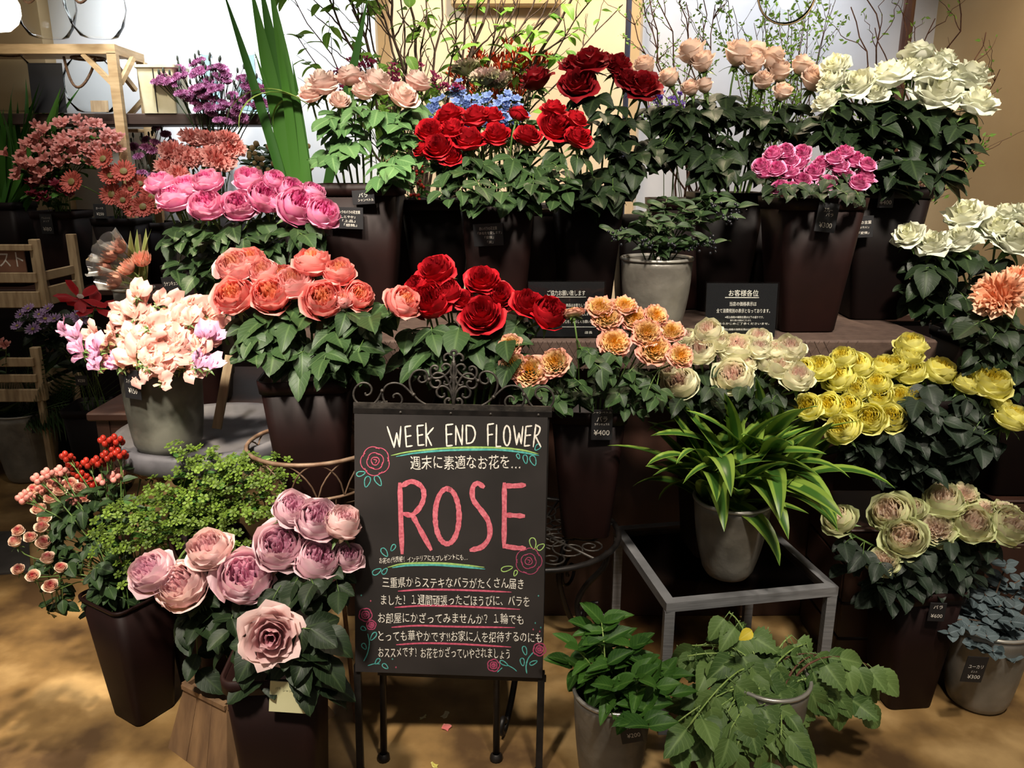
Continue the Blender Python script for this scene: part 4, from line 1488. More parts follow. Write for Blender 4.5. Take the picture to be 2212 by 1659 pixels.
rose_bunch('rose', 'deep red wide open rose', 'rose', 'deep red roses behind',
           [(1158, 172, 72, .1), (1273, 134, 84, .35), (1240, 140, 56, .3), (1247, 180, 78, 1.1), (1335, 142, 66, .3), (1388, 186, 78, .7), (1356, 172, 58, .5)],
           2.50, m, rz, BS['darkred'], [(1300, 260, 100, 55, 22), (1330, 350, 90, 60, 18, -.06), (1310, 420, 70, 40, 12, -.12)], RL['dark'], .078, 13)
m, rz = bk('dark bucket of apricot rose buds at the back', 1560, 2.62, SZ, .38, .22, .15, -3, 'bucket_dark')
rose_bunch('rose', 'apricot half-open rosebud', 'rose', 'apricot roses at the back',
           [(1394, 150, 52, .2), (1447, 173, 48, .1), (1497, 120, 64, .1), (1518, 140, 54, .2), (1593, 124, 66, .2), (1628, 120, 54, .1), (1628, 144, 52, .3), (1666, 134, 60, .3), (1683, 162, 54, .4), (1648, 180, 46, .4), (1688, 205, 46, .4), (1729, 147, 50, .2), (1757, 178, 64, .7), (1492, 195, 40, .3), (1523, 190, 40, .3)],
           2.56, m, rz, BS['apricot'], [(1510, 260, 120, 55, 28), (1600, 310, 140, 55, 28), (1680, 260, 80, 45, 14), (1470, 350, 90, 45, 16, -.08), (1590, 380, 110, 30, 14, -.12), (1420, 300, 50, 60, 8)], RL['dark'], .078, 14)
m, rz = bk('dark square bucket of white roses beside the table end', 1892, 2.47, SZ, .40, .23, .15, -4, 'bucket_dark')
rose_bunch('rose', 'creamy white rose', 'rose', 'white roses on the table end',
           [(1803, 142, 62), (1798, 176, 62, .4), (1853, 182, 78, .5), (1920, 165, 92, .35), (1981, 114, 66, .0), (2040, 128, 58, .05), (2008, 156, 76, .4), (2026, 204, 98, .6), (2096, 165, 86, .35), (2110, 221, 82, .7), (1783, 220, 56, .6), (1965, 148, 66, .3), (2066, 170, 60, .4), (1890, 205, 54, .5)],
           2.42, m, rz, BS['white'], [(1930, 265, 160, 50, 30), (2040, 310, 95, 60, 20), (1880, 330, 120, 60, 20), (1990, 385, 80, 55, 14, -.05), (1800, 290, 70, 50, 10)], RL['dark'], .085, 15)
m, rz = bk('brown square bucket of small pink spray roses by the notice card', 1742, 2.28, SZ, .375, .235, .155, 2)
SPRAY = [(1670, 334), (1696, 328), (1732, 333), (1656, 373), (1676, 367), (1704, 350), (1706, 374), (1732, 392), (1684, 406), (1706, 411), (1774, 354), (1813, 361), (1823, 332), (1847, 348), (1872, 358), (1822, 379), (1788, 398), (1852, 398), (1727, 352), (1644, 360), (1758, 375), (1800, 345), (1868, 385)]
rose_bunch('spray_rose', 'small hot pink spray rose', 'rose', 'pink spray roses',
           [(x, y, R.uniform(38, 46), .7) for x, y in SPRAY], 2.2, m, rz, BS['spray'], [(1760, 400, 115, 26, 18), (1700, 420, 60, 15, 6, -.06), (1820, 425, 60, 15, 6, -.06)], RL['dark'], .045, 16, stem_r=.002, lat=2)
m, rz = bk('dark bucket standing behind the blush and red roses', 945, 2.6, SZ, .36, .22, .15, 5, 'bucket_dark')
bk('empty brown bucket between the red rose buckets', 1172, 2.70, SZ, .34, .20, .15, -3, 'bucket')
bk('empty dark bucket beside the berried privet pot', 1378, 2.74, SZ, .30, .17, .13, 4, 'bucket_dark')
bk('empty brown bucket behind the berried privet pot', 1462, 2.66, SZ, .36, .20, .15, -3, 'bucket')
bk('empty dark bucket behind the spray rose bucket', 1665, 2.68, SZ, .36, .20, .15, 3, 'bucket_dark')
bk('empty dark bucket behind the blush rose bucket', 868, 2.72, SZ, .32, .18, .14, 0, 'bucket')

# front row
m, rz = bk('dark square bucket of coral garden roses in the wire basket', 675, 1.92, .556, .36, .215, .15, 6, 'bucket')
rose_bunch('garden_rose', 'coral cupped garden rose', 'rose', 'coral garden roses',
           [(510, 581, 80, .8), (544, 567, 60, .5), (507, 645, 84, 1.0), (572, 594, 66, .8), (586, 640, 82, 1.2), (610, 600, 52, .6), (636, 617, 80, .8), (675, 575, 76, .35), (733, 594, 66, .25), (698, 650, 82, 1.3), (773, 642, 64, 1.0), (738, 652, 44, .5), (867, 658, 74, .6)],
           1.90, m, rz, BS['coral'], [(640, 730, 145, 62, 34), (690, 785, 120, 38, 18, -.06), (800, 720, 50, 40, 7), (560, 760, 50, 30, 6, -.04)], RL['mid'], .084, 17)
m, rz = bk('dark bucket of red garden roses hidden behind the chalkboard', 1010, 1.99, .462, .36, .17, .12, 0, 'bucket_dark')
rose_bunch('garden_rose', 'crimson garden rose', 'rose', 'crimson garden roses above the sign',
           [(942, 591, 84, .7), (904, 625, 54, .5), (930, 653, 84, 1.1), (965, 634, 60, .8), (998, 650, 52, .9), (1042, 608, 74, .6), (1040, 682, 90, .9), (1076, 642, 72, 1.0), (1140, 659, 74, .8), (1183, 681, 74, .6)],
           1.93, m, rz, BS['redfront'], [(950, 755, 90, 40, 12), (1060, 740, 90, 40, 10), (1100, 790, 60, 40, 6), (900, 790, 50, 40, 4)], RL['mid'], .082, 18, tail=' above the chalkboard')
m, rz = bk('brown square bucket of orange pink spray roses on the iron stool', 1268, 1.96, .462, .36, .19, .125, -4)
rose_bunch('spray_rose', 'orange and pink rosette rose', 'rose', 'orange pink rosette roses',
           [(1101, 745, 54, 1.0), (1108, 788, 60, 1.2), (1144, 802, 78, 1.5), (1198, 782, 68, 1.3), (1237, 676, 50, -.3), (1296, 662, 62, .6), (1310, 684, 68, 1.3), (1349, 659, 58, .7), (1371, 687, 64, .9), (1417, 681, 54, .8), (1397, 718, 66, 1.4), (1450, 715, 60, .6), (1327, 740, 72, 1.2), (1413, 754, 74, 1.6), (1470, 768, 56, 1.2)],
           1.86, m, rz, BS['orange'], [(1290, 825, 95, 60, 30), (1370, 860, 70, 45, 16), (1220, 870, 40, 40, 8), (1150, 850, 45, 30, 6)], RL['mid'], .045, 19, bz=.45, stem_r=.0024)
m, rz = bk('tall dark bucket of cream roses on the steel table', 1548, 2.02, .38, .40, .20, .14, 8, 'bucket_dark')
rose_bunch('rose', 'cream rose with blush heart', 'rose', 'cream blush roses',
           [(1484, 732, 42), (1529, 722, 62, .4), (1512, 760, 66, .7), (1587, 760, 76, .6), (1638, 735, 52, .4), (1640, 758, 54, .6), (1677, 764, 56, .6), (1683, 794, 66, .8), (1472, 833, 76, .9), (1584, 819, 80, .9), (1613, 788, 46), (1447, 804, 46), (1704, 760, 66, .5), (1721, 820, 66, .8), (1550, 740, 50, .5), (1655, 785, 50, .6)],
           1.95, m, rz, BS['cream'], [(1560, 860, 130, 50, 26), (1640, 880, 80, 50, 12), (1480, 880, 60, 30, 8)], RL['dark'], .055, 20)
m, rz = bk('large dark bucket of yellow roses at the table end', 2010, 2.1, .452, .37, .24, .16, 12, 'bucket_dark')
YEL = [(1771, 799, 60), (1738, 802, 50), (1816, 820, 62), (1822, 777, 54, .4), (1855, 795, 62, .6), (1909, 799, 60, .5), (1965, 750, 60, .2), (1959, 771, 56, .5), (1965, 808, 60, .6), (1935, 790, 46, .5), (2026, 806, 66, .4), (2083, 834, 52, .4), (2139, 832, 78, .8), (1847, 838, 52, 1.0), (1895, 832, 52, .8), (1745, 882, 58, 1.0), (1791, 878, 56, 1.3), (1836, 878, 52, 1.1), (1850, 848, 46, 1.0), (1897, 857, 56, 1.1), (1942, 860, 52, 1.0), (1973, 858, 46, .8), (1878, 905, 64, 1.5), (1925, 905, 58, 1.2), (1822, 930, 66, .9), (2183, 908, 66, .4), (2160, 875, 40, .5)]
rose_bunch('rose', 'lemon yellow rose', 'rose', 'yellow roses', YEL, 1.98, m, rz, BS['yellow'], [(2010, 900, 100, 50, 22), (2050, 960, 90, 60, 22), (1940, 980, 90, 50, 20), (1990, 1020, 100, 40, 16), (1860, 960, 60, 30, 8)], RL['blue'], .068, 21, tilt=.7, mouth_r=.09)
m, rz = bk('tall brown bucket of green tinged roses on the floor', 1962, 1.88, 0, .365, .185, .125, 5, 'bucket')
rose_bunch('garden_rose', 'green and blush ruffled rose', 'rose', 'green blush roses',
           [(1925, 1112, 86, .8), (1953, 1165, 86, 1.0), (1906, 1212, 68, .8), (2021, 1140, 80, .9), (2040, 1090, 78, .6), (2096, 1134, 80, .9), (2175, 1140, 84, .8), (2130, 1096, 60, .6), (2177, 1098, 62, .5), (2083, 1064, 62, .5), (2036, 1053, 46, .4), (1970, 1102, 52, .5), (1816, 1126, 66, .6)],
           1.86, m, rz, BS['green'], [(2000, 1250, 120, 50, 26), (1880, 1220, 70, 70, 10), (2080, 1220, 70, 50, 10), (1930, 1290, 70, 30, 8)], RL['blue'], .062, 22)
m, rz = bk('dark bucket of white roses near the wall', 2110, 2.42, .522, .40, .24, .16, 0, 'bucket_dark')
rose_bunch('rose', 'large white rose', 'rose', 'white roses near the wall',
           [(1962, 507, 64, .5), (2014, 527, 72, .5), (2074, 519, 78, .5), (2086, 466, 88, .3), (2154, 492, 72, .6), (2168, 462, 60, .3), (2190, 520, 84, .6), (2206, 462, 60, .3)],
           2.36, m, rz, BS['white'], [(2060, 600, 110, 50, 22), (2050, 680, 90, 50, 14), (1990, 620, 40, 50, 5)], RL['dark'], .085, 23, tail=' near the wall')
m, rz = bk('dark bucket of frilled peach roses at the photo edge', 2190, 2.12, .522, .36, .22, .15, 0, 'bucket_dark')
rose_bunch('garden_rose', 'frilled peach rose', 'rose', 'frilled peach roses',
           [(2158, 634, 104, 1.0), (2202, 595, 62, .5)], 2.05, m, rz, BS['peachcarn'], [(2130, 740, 80, 50, 16), (2180, 800, 60, 60, 12), (2100, 780, 50, 50, 6)], RL['dark'], .07, 24)

# left
m, rz = bk('brown square bucket of hot pink garden roses on the stool', 428, 2.49, .667, .37, .22, .15, 4)
rose_bunch('garden_rose', 'hot pink cupped garden rose', 'rose', 'hot pink garden roses',
           [(350, 402, 60, .5), (404, 410, 60, .6), (378, 435, 70, .6), (451, 399, 62, .5), (448, 450, 72, .8), (516, 450, 70, 1.0), (541, 396, 68, .5), (574, 430, 76, .9), (591, 394, 50, .4), (628, 416, 62, .6), (676, 421, 52, .3), (642, 450, 84, .9), (694, 466, 72, .7), (600, 440, 50, .7)],
           2.18, m, rz, BS['pink'], [(480, 530, 125, 52, 30), (600, 540, 110, 50, 18), (440, 600, 80, 40, 12), (680, 520, 50, 30, 5)], RL['mid'], .068, 25)
m, rz = bk('small dark bucket on the wooden box with pale pink roses', 470, 1.74, .182, .35, .17, .12, 32, 'bucket')
FP = [(333, 1240, 92, .7), (398, 1270, 104, .8), (454, 1193, 92, .5), (532, 1250, 116, .8), (630, 1105, 78, .5), (686, 1127, 92, .6), (737, 1135, 80, .4), (605, 1185, 106, .9), (686, 1216, 100, .6), (752, 1206, 62, .5)]
rose_bunch('garden_rose', 'large pale pink garden rose', 'rose', 'large pale pink garden roses', FP, 1.62, (m[0] + .06, m[1]), rz, BS['bigpink'] + BS['bigpink2'],
           [(450, 1340, 70, 60, 8), (690, 1300, 60, 50, 8), (600, 1310, 60, 40, 6), (480, 1420, 50, 70, 4)], RL['dark'], .075, 26, slope=.25, per_row=5)
m, rz = bk('large dark bucket in front with a pale paper note', 612, 1.47, 0, .41, .19, .15, 4, 'bucket')
rose_bunch('garden_rose', 'wide open pale pink rose in the bucket with a paper note', 'rose', 'large pale pink garden roses', [(586, 1374, 126, 2.4)], 1.36, m, rz, BS['bigopen'],
           [(700, 1390, 45, 50, 5), (715, 1460, 25, 50, 4), (520, 1440, 30, 40, 3), (640, 1450, 30, 14, 1)], RL['dark'], .085, 27, tail='', depth_range=.03)
m, rz = bk('slim dark bucket of salmon spray roses on the floor', 292, 1.82, 0, .36, .175, .115, -32, 'bucket', collar=False)
FS = [(34, 1174), (41, 1149), (67, 1163), (92, 1142), (95, 1175), (95, 1124), (87, 1103), (111, 1080), (76, 1061), (104, 1209), (130, 1229), (42, 1232), (71, 1246), (109, 1268), (130, 1063), (171, 1058), (151, 1048), (115, 1049), (281, 1024), (308, 1024), (331, 1027), (348, 1036), (269, 1036), (179, 1081), (60, 1240)]
rose_bunch('spray_rose', 'tiny salmon spray rose', 'rose', 'salmon spray roses', [(x, y, R.uniform(26, 34), .6) for x, y in FS[:-1]], 1.90, m, rz, BS['spraysalmon'],
           [(190, 1240, 110, 70, 40, -.04), (150, 1310, 60, 25, 8), (260, 1300, 70, 30, 12, -.08), (120, 1150, 50, 60, 14), (170, 1120, 60, 50, 12)], RL['mid'], .042, 28, stem_r=.0018, slope=.9, mouth_r=.05)

# carnations behind the pink roses
m, rz = bk('dark bucket of salmon carnations', 440, 2.80, .667, .42, .2, .14, 0, 'bucket_dark')
rose_bunch('carnation', 'salmon frilled carnation', 'carnation', 'salmon carnations',
           [(375, 330, 62, .7), (360, 360, 48, .8), (420, 300, 62, .4), (400, 340, 56, .9), (455, 305, 66, .4), (470, 345, 74, .9), (500, 320, 58, .6), (415, 345, 44, .9), (385, 375, 44, 1.0), (375, 390, 40, 1.0), (440, 340, 50, .8), (490, 300, 50, .3)],
           2.6, m, rz, BS['carn'], [], RL['mid'], seed=29, bz=.5)

# ------------------------------------------------------------------ other cut plants near the viewer
def arch(S, T, lift=.5, n=9):
    """stem rising from pot mouth S and leaning out to T"""
    h = max(.03, (T - S).length)
    c1 = S + Vector((0, 0, 1)) * h * lift
    c2 = T.lerp(S, .3) + Vector((0, 0, 1)) * h * lift * .35
    return bez(S, c1, c2, T, n)


def mouth_pt(m, z, r, rng, down=.1):
    a, q = rng.uniform(0, 6.28), r * math.sqrt(rng.random())
    return Vector((m[0] + q * math.cos(a), m[1] + q * math.sin(a), z - down))


def in_ellipse(ex, ey, rx, ry, rng):
    a, q = rng.uniform(0, 6.28), math.sqrt(rng.random())
    return ex + rx * q * math.cos(a), ey + ry * q * math.sin(a)


def spread_points(ells, n, rng, mind):
    """n points spread in a union of ellipses, roughly mind pixels apart"""
    out, tries = [], 0
    tot = sum(e[2] * e[3] for e in ells)
    while len(out) < n and tries < n * 60:
        tries += 1
        k, acc = rng.random() * tot, 0
        for e in ells:
            acc += e[2] * e[3]
            if k <= acc:
                break
        p = in_ellipse(*e[:4], rng)
        if all((p[0] - q[0]) ** 2 + (p[1] - q[1]) ** 2 > mind * mind for q in out):
            out.append(p)
    return out


def label_all(recs, desc, tail, per_row=6):
    """recs: [(root, px, py)] -> own label for each"""
    lab = rows_of([(r[1], r[2]) for r in recs], per_row)
    for (root, _, _), (row, o) in zip(recs, lab):
        root['label'] = f"{desc}, {o} in {row} row{tail}" if row else f"{desc}, {o}{tail}"


# --- sweet peas in the weathered zinc pot
def sweetpea_mesh(mat, seed):
    rng = random.Random(seed)
    mb = MB()
    v, f, t = petal_vf(1.57, 1.25, .35, .75, .85, .25, rng, nu=9, nv=7, ruf=.17, spiral=0, notch=.25)
    mb.add(v, f, t, .9)
    for s in (-1, 1):
        v, f, t = petal_vf(1.57 + s * .55, .7, .25, .62, .35, .05, rng, nu=6, nv=6, ruf=.14, spiral=0)
        mb.add(v, f, t, .5)
    v, f, t = petal_vf(-1.57, .5, .16, .5, .2, 0, rng, nu=4, nv=4, ruf=.05)
    mb.add(v, f, t, .1)
    return mb.mesh('blossom', mat)


SPM = [petal_mat('sweet_pea_peach', 'eee2b4', 'efbeae', 'e8a89c', 'f0bcb2', trans=.35), petal_mat('sweet_pea_lilac', 'e8c0d8', 'e2a8c8', 'd898c0', 'e8b4d0', trans=.35)]
SP1 = [sweetpea_mesh(SPM[0], k) for k in range(5)]
SP2 = [sweetpea_mesh(SPM[1], k + 20) for k in range(3)]
px_ = wx(352, 1.95, .86)
pot('weathered grey zinc pot of sweet peas on the round table', px_, 1.95, DZ + .001, .222, .098, .076, 'pewter', .02)
rng = random.Random(5)
recs = []
SPT = [(150, 722, 1), (182, 760, 1), (215, 800, 1), (455, 740, 1), (452, 800, 1)] + [(x, y, 0) for x, y in spread_points([(335, 745, 118, 62), (395, 700, 70, 45), (300, 680, 40, 30)], 34, rng, 24)]
for (x, y, li) in SPT:
    T = at(x, y, 1.93 - .13 * max(0, (y - 700) / 110) + rng.uniform(-.03, .03))
    S = mouth_pt((px_, 1.95), DZ + .222, .05, rng, .08)
    root = thing('sweet_pea', 'x', 'flower', S, 'sweet peas in the zinc pot')
    pts = arch(S, T, .45)
    stem_obj(root, pts, .0016, M['stem_pale'])
    out = Vector((T.x - px_, T.y - 1.95 - .06, 0)).normalized()
    for k in range(4 if not li else 3):
        q = pts[-1 - min(k, 6)] + Vector((rng.uniform(-.022, .022), rng.uniform(-.03, .0), rng.uniform(-.02, .025)))
        if k == 0:
            q = T
        dz = Vector((out.x * .8 + rng.uniform(-.6, .6), -.75 + rng.uniform(-.4, .4), .55 + rng.uniform(-.3, .5)))
        b = put('blossom', rng.choice(SP2 if li else SP1), root, frame_mtx(q - S, dz, rng.uniform(-.6, .6), .037 * rng.uniform(.85, 1.2)))
        put('calyx', CALYX, b, Matrix.Scale(.45, 4))
    recs.append((root, x, y))
label_all([r for r, s in zip(recs, SPT) if s[2]], 'lilac pink ruffled sweet pea', ' of the zinc pot')
label_all([r for r, s in zip(recs, SPT) if not s[2]], 'peach pink ruffled sweet pea', ' of the zinc pot')

# --- striped strap-leaved stems on the steel table
px_, py_ = wx(1577, 1.87, .5), 1.87
pot('pale hammered metal pot with striped leaves on the steel table', px_, py_, .3805, .213, .097, .058, 'white_pot', .05, curve=.8)
DR = [strap_mesh(LEAF['draca'], 1.0, .102 * k2, b, 11, 'leaf', .25, tw, shape='lance') for (b, k2, tw) in ((.3, 1, .1), (.6, 1.1, -.2), (.9, 1, .2), (1.3, 1.05, 0), (1.7, .95, -.3), (.5, .9, .3))]
rng = random.Random(9)
recs = []
for (x, y, Y) in ((1532, 1010, 1.84), (1590, 985, 1.88), (1655, 1000, 1.87), (1600, 1045, 1.82), (1690, 1035, 1.90), (1525, 1050, 1.90), (1650, 960, 1.95)):
    C = at(x, y, Y)
    S = mouth_pt((px_, py_), .58, .035, rng, .1)
    root = thing('striped_leaf_stem', 'x', 'foliage', S, 'striped leaf stems')
    stem_obj(root, bez(S, S + Vector((0, 0, .06)), C - Vector((0, 0, .04)), C, 6), .0045, M['stem'])
    for k in range(14):
        az = k * 2.4 + rng.uniform(-.3, .3)
        tilt = .35 + .85 * (k / 13) + rng.uniform(-.15, .15)
        sc = rng.uniform(.21, .30) * (1 - .2 * (k < 3))
        mt = Matrix.Translation(C - S - Vector((0, 0, .004 * k))) @ Matrix.Rotation(az, 4, 'Z') @ Matrix.Rotation(-tilt, 4, 'X') @ Matrix.Scale(sc, 4)
        put('leaf', DR[rng.randrange(6)], root, mt)
    recs.append((root, x, y))
label_all(recs, 'lime edged striped leaf rosette', ' in the table pot', 9)

# --- leafy pots on the floor in front
ML = leaf_set(LEAF['fresh'], 4, .27, .03, 40, 'leaf', droop=(.1, .5), fold=(.05, .2))
px_, py_ = wx(1322, 1.56, .2), 1.56
pot('pale hammered floor pot of fresh green leafy stems beside the easel', px_, py_, 0, .255, .090, .066, 'white_pot', .03, curve=.8)
rng = random.Random(21)
recs = []
for (x, y) in spread_points([(1310, 1420, 90, 75), (1390, 1440, 60, 60), (1420, 1530, 40, 50)], 15, rng, 28) + [(1245, 1400), (1400, 1570), (1300, 1345)]:
    T = at(x, y, 1.56 - .12 * max(-.6, (y - 1440) / 120) + rng.uniform(-.04, .04))
    S = mouth_pt((px_, py_), .25, .05, rng, .12)
    root = thing('leafy_stem', 'x', 'foliage', S, 'leafy stems beside the easel')
    pts = arch(S, T, .5, 8)
    stem_obj(root, pts, .002, M['stem_pale'])
    for k in range(10):
        i = 8 - k // 2 if k < 8 else 4
        i = max(3, i)
        q = pts[i]
        az = k * 1.57 * 1.1 + rng.uniform(-.4, .4) + (1.57 if k % 2 else 0)
        d = Vector((math.cos(az), math.sin(az) - .25, rng.uniform(.1, 1.3) if k < 4 else rng.uniform(-.5, .6)))
        put('leaf', rng.choice(ML), root, leaf_mtx(q - S, d, (rng.uniform(-.3, .3), -.4, 1), rng.uniform(.055, .078)))
    recs.append((root, x, y))
label_all(recs, 'fresh green pointed-leaf stem', ' of the easel pot')

VL = leaf_set(LEAF['vine'], 4, .40, .05, 44, 'leaf', droop=(.1, .4), fold=(.04, .2), petiole=.35, shape=.7) + [leaf_blade(LEAF['vine'], .46, .12, .3, 12, .22, 1.0, .05, 'leaf', .35, .6)]
px_, py_ = wx(1655, 1.60, .2), 1.60
pot('pale hammered floor pot of drooping vine foliage in front of the steel table', px_, py_, 0, .262, .095, .068, 'white_pot', .03, curve=.8)
rng = random.Random(33)
recs = []
VT = spread_points([(1570, 1390, 110, 70), (1600, 1540, 120, 75), (1690, 1440, 80, 70), (1520, 1570, 70, 70), (1640, 1590, 80, 50)], 46, rng, 26) + [(1780, 1420), (1830, 1440), (1860, 1470), (1880, 1440), (1830, 1500), (1850, 1520), (1800, 1490)]
for (x, y) in VT:
    right = x > 1770
    Y = 1.60 - .10 * max(-1, (y - 1460) / 100) + rng.uniform(-.04, .04) + (.06 if right else 0)
    T = at(x, y, Y)
    S = mouth_pt((px_, py_), .26, .05, rng, .12)
    root = thing('vine_stem', 'x', 'foliage', S, 'vine stems')
    pts = arch(S, T, .75 if not right else .9, 10)
    stem_obj(root, pts, [.003] * 5 + [.0018] * 6, M['bark_red'] if right else M['stem_pale'])
    for k in range(7):
        q = pts[max(4, 10 - k)]
        d = Vector((rng.uniform(-.7, .7) + (.5 if right else 0), rng.uniform(-.8, .2), rng.uniform(-1.0, -.05)))
        put('leaf', rng.choice(VL), root, leaf_mtx(q - S + d.normalized() * .018, d, (rng.uniform(-.4, .4), -.9, .7), rng.uniform(.055, .085)))
    recs.append((root, x, y))
    if len(recs) == 4:
        put('leaf', leaf_blade(LEAF['yellow'], .4, .1, .3, 12, .05, name='leaf'), root, leaf_mtx(at(1625, 1362, 1.55) - S, (-.8, -.4, -.3), (0, -.8, .8), .036))
label_all(recs, 'drooping vine stem with broad leaves', ' of the floor pot')

EL = [leaf_blade(LEAF['euca'], .47, .05, .1, 10, 0, .3, 0, 'leaf', .12, .75), leaf_blade(LEAF['euca'], .42, -.05, .2, 10, 0, .5, 0, 'leaf', .12, .75)]
px_, py_ = wx(2122, 1.86, .12), 1.86
pot('grey metal floor pot of silver blue eucalyptus near the photo corner', px_, py_, 0, .245, .102, .072, 'zinc', .04, curve=.8)
rng = random.Random(38)
recs = []
for (x, y) in spread_points([(2140, 1330, 75, 90), (2190, 1260, 50, 60), (2080, 1350, 40, 50), (2190, 1350, 50, 70)], 24, rng, 24):
    T = at(x, y, 1.83 - .10 * (y - 1330) / 100 + rng.uniform(-.03, .03))
    S = mouth_pt((px_, py_), .24, .05, rng, .1)
    root = thing('eucalyptus_stem', 'x', 'foliage', S, 'eucalyptus stems')
    pts = arch(S, T, .5, 9)
    stem_obj(root, pts, .002, M['bark'])
    for k in range(12):
        q = pts[max(3, 9 - k // 2)]
        az = k * 2.2 + rng.uniform(-.4, .4)
        d = Vector((math.cos(az), math.sin(az) - .2, rng.uniform(-.3, .6)))
        put('leaf', rng.choice(EL), root, leaf_mtx(q - S, d, (rng.uniform(-.4, .4), -.5, 1), rng.uniform(.026, .038)))
    recs.append((root, x, y))
label_all(recs, 'silver blue eucalyptus stem', ' of the grey pot')

# --- privet with dark berries in the pot on the display table
PL = leaf_set(LEAF['mid'], 3, .24, .0, 50, 'leaf', droop=(.05, .4), fold=(.05, .2))
sph = MB().add(*lathe_vf([(.0001, -1), (.5, -.87), (.87, -.5), (1, 0), (.87, .5), (.5, .87), (.0001, 1)], 8))
M['berry_dark'] = plain('dark_berry', '14161c', .35)
M['berry_red'] = petal_mat('red_berry', '9c2a1e', '9c2a1e', '9c2a1e', trans=.05, rough=.28)
M['berry_pink'] = petal_mat('pink_berry', 'e0948a', 'e0948a', 'e0948a', trans=.1, rough=.35)
BD, BR, BP = sph.mesh('berry', M['berry_dark']), sph.mesh('berry', M['berry_red']), sph.mesh('berry', M['berry_pink'])
px_, py_ = wx(1416, 2.2, 1.08), 2.2
pot('pale hammered pot of berried privet on the display table', px_, py_, SZ, .212, .098, .066, 'white_pot', .06, curve=.75)
rng = random.Random(51)
recs = []
for (x, y, bt) in ((1330, 508, 1), (1345, 500, 1), (1400, 525, 1), (1440, 528, 1), (1500, 530, 1), (1535, 525, 1), (1570, 470, 1), (1540, 440, 1), (1400, 450, 0), (1440, 430, 0), (1480, 450, 0), (1510, 470, 0), (1380, 480, 0), (1460, 490, 0), (1420, 480, 0), (1550, 420, 0), (1590, 450, 1)):
    T = at(x, y, 2.2 - .12 * max(-.6, (y - 460) / 70) + rng.uniform(-.03, .03))
    S = mouth_pt((px_, py_), SZ + .21, .05, rng, .08)
    root = thing('privet_stem', 'x', 'foliage', S, 'berried privet stems')
    pts = arch(S, T, .6, 8)
    stem_obj(root, pts, .0018, M['stem_dark'])
    for k in range(9):
        q = pts[max(3, 8 - k // 2)]
        az = k * 2.2 + rng.uniform(-.4, .4)
        put('leaf', rng.choice(PL), root, leaf_mtx(q - S, (math.cos(az), math.sin(az) - .2, rng.uniform(-.3, .6)), (0, -.5, 1), rng.uniform(.035, .06)))
    if bt:
        for k in range(13):
            put('berry', BD, root, Matrix.Translation(T - S + Vector((rng.gauss(0, .011), rng.gauss(-.006, .009), rng.gauss(-.004, .008)))) @ Matrix.Scale(.0042, 4))
    recs.append((root, x, y))
label_all(recs, 'leafy privet stem', ' of the table pot')

# --- hypericum berries, red and pink, in the salmon spray rose bucket
m = (wx(292, 1.82, .2), 1.82)
rng = random.Random(60)
for (lst, mesh, nm, gr) in (([(230, 958), (147, 992), (193, 1006), (235, 990), (171, 1028), (254, 955), (203, 1048), (215, 1002), (262, 985), (160, 1010), (245, 970), (182, 1035)], BR, 'red hypericum berry stem', 'red berries'),
                            ([(135, 1022), (107, 1028), (249, 1036), (122, 1045), (225, 1042), (262, 1028), (85, 1040), (95, 1062), (60, 1075), (52, 1082), (160, 1085), (190, 1130)], BP, 'pink hypericum berry stem', 'pink berries')):
    recs = []
    for (x, y) in lst:
        T = at(x, y, 1.86 + rng.uniform(-.04, .04))
        S = mouth_pt(m, .34, .04, rng, .1)
        root = thing('hypericum_stem', 'x', 'berries', S, gr)
        pts = arch(S, T, .5, 8)
        stem_obj(root, pts, .0016, M['stem'])
        for k in range(6):
            a = k * 2.4
            q = T + Vector((math.cos(a) * .013, math.sin(a) * .010, .008 * math.sin(k * 1.7) + .004)) * (1 if k else 0)
            put('berry', mesh, root, frame_mtx(q - S, (math.cos(a) * .5, math.sin(a) * .5, 1), 0, .0072) @ Matrix.Diagonal((1, 1, 1.2, 1)))
            stem_obj(root, [pts[-2], q], .0007, M['stem'], 'stalk', 4)
        for k in range(3):
            a = rng.uniform(0, 6.28)
            put('leaf', rng.choice(PL), root, leaf_mtx(pts[6 - k] - S, (math.cos(a), math.sin(a), .2), (0, -.3, 1), .04, 1.3))
        recs.append((root, x, y))
    label_all(recs, nm, ' behind the spray roses')

# --- lime bupleurum
mb = MB()
for k in range(5):
    a = k * 1.2566
    v, f, t = petal_vf(a, .5, .55, .25, .45, .12, random.Random(k), nu=2, nv=3, ruf=.02, point=.1)
    mb.add(v, f, t, 0)
for k in range(6):
    a = k * 1.047
    mb.add(*lathe_vf([(.0001, .25), (.10, .3), (.12, .38), (.0001, .46)], 5, .25 * math.cos(a) * (k > 0), .25 * math.sin(a) * (k > 0)))
M['bupl'] = petal_mat('lime_bract', '5c7424', '5c7424', '5c7424', '8a9c34', trans=.25, var=.45)
UMB = mb.mesh('floret', M['bupl'])
bm, brz = bk('slim dark bucket of lime bupleurum behind the pink roses', 428, 1.95, 0, .36, .16, .11, 10, 'bucket_dark', collar=False)
LL = leaf_set(LEAF['fresh'], 3, .42, 0, 61, 'leaf', droop=(.0, .3), fold=(.02, .1), shape=.6)
rng = random.Random(62)
recs = []
BT = [(390, 965), (455, 975), (415, 990), (500, 1000)] + spread_points([(480, 1060, 150, 75), (400, 1120, 160, 75), (260, 1150, 70, 50), (560, 1030, 60, 60), (330, 1230, 60, 40)], 64, rng, 23)
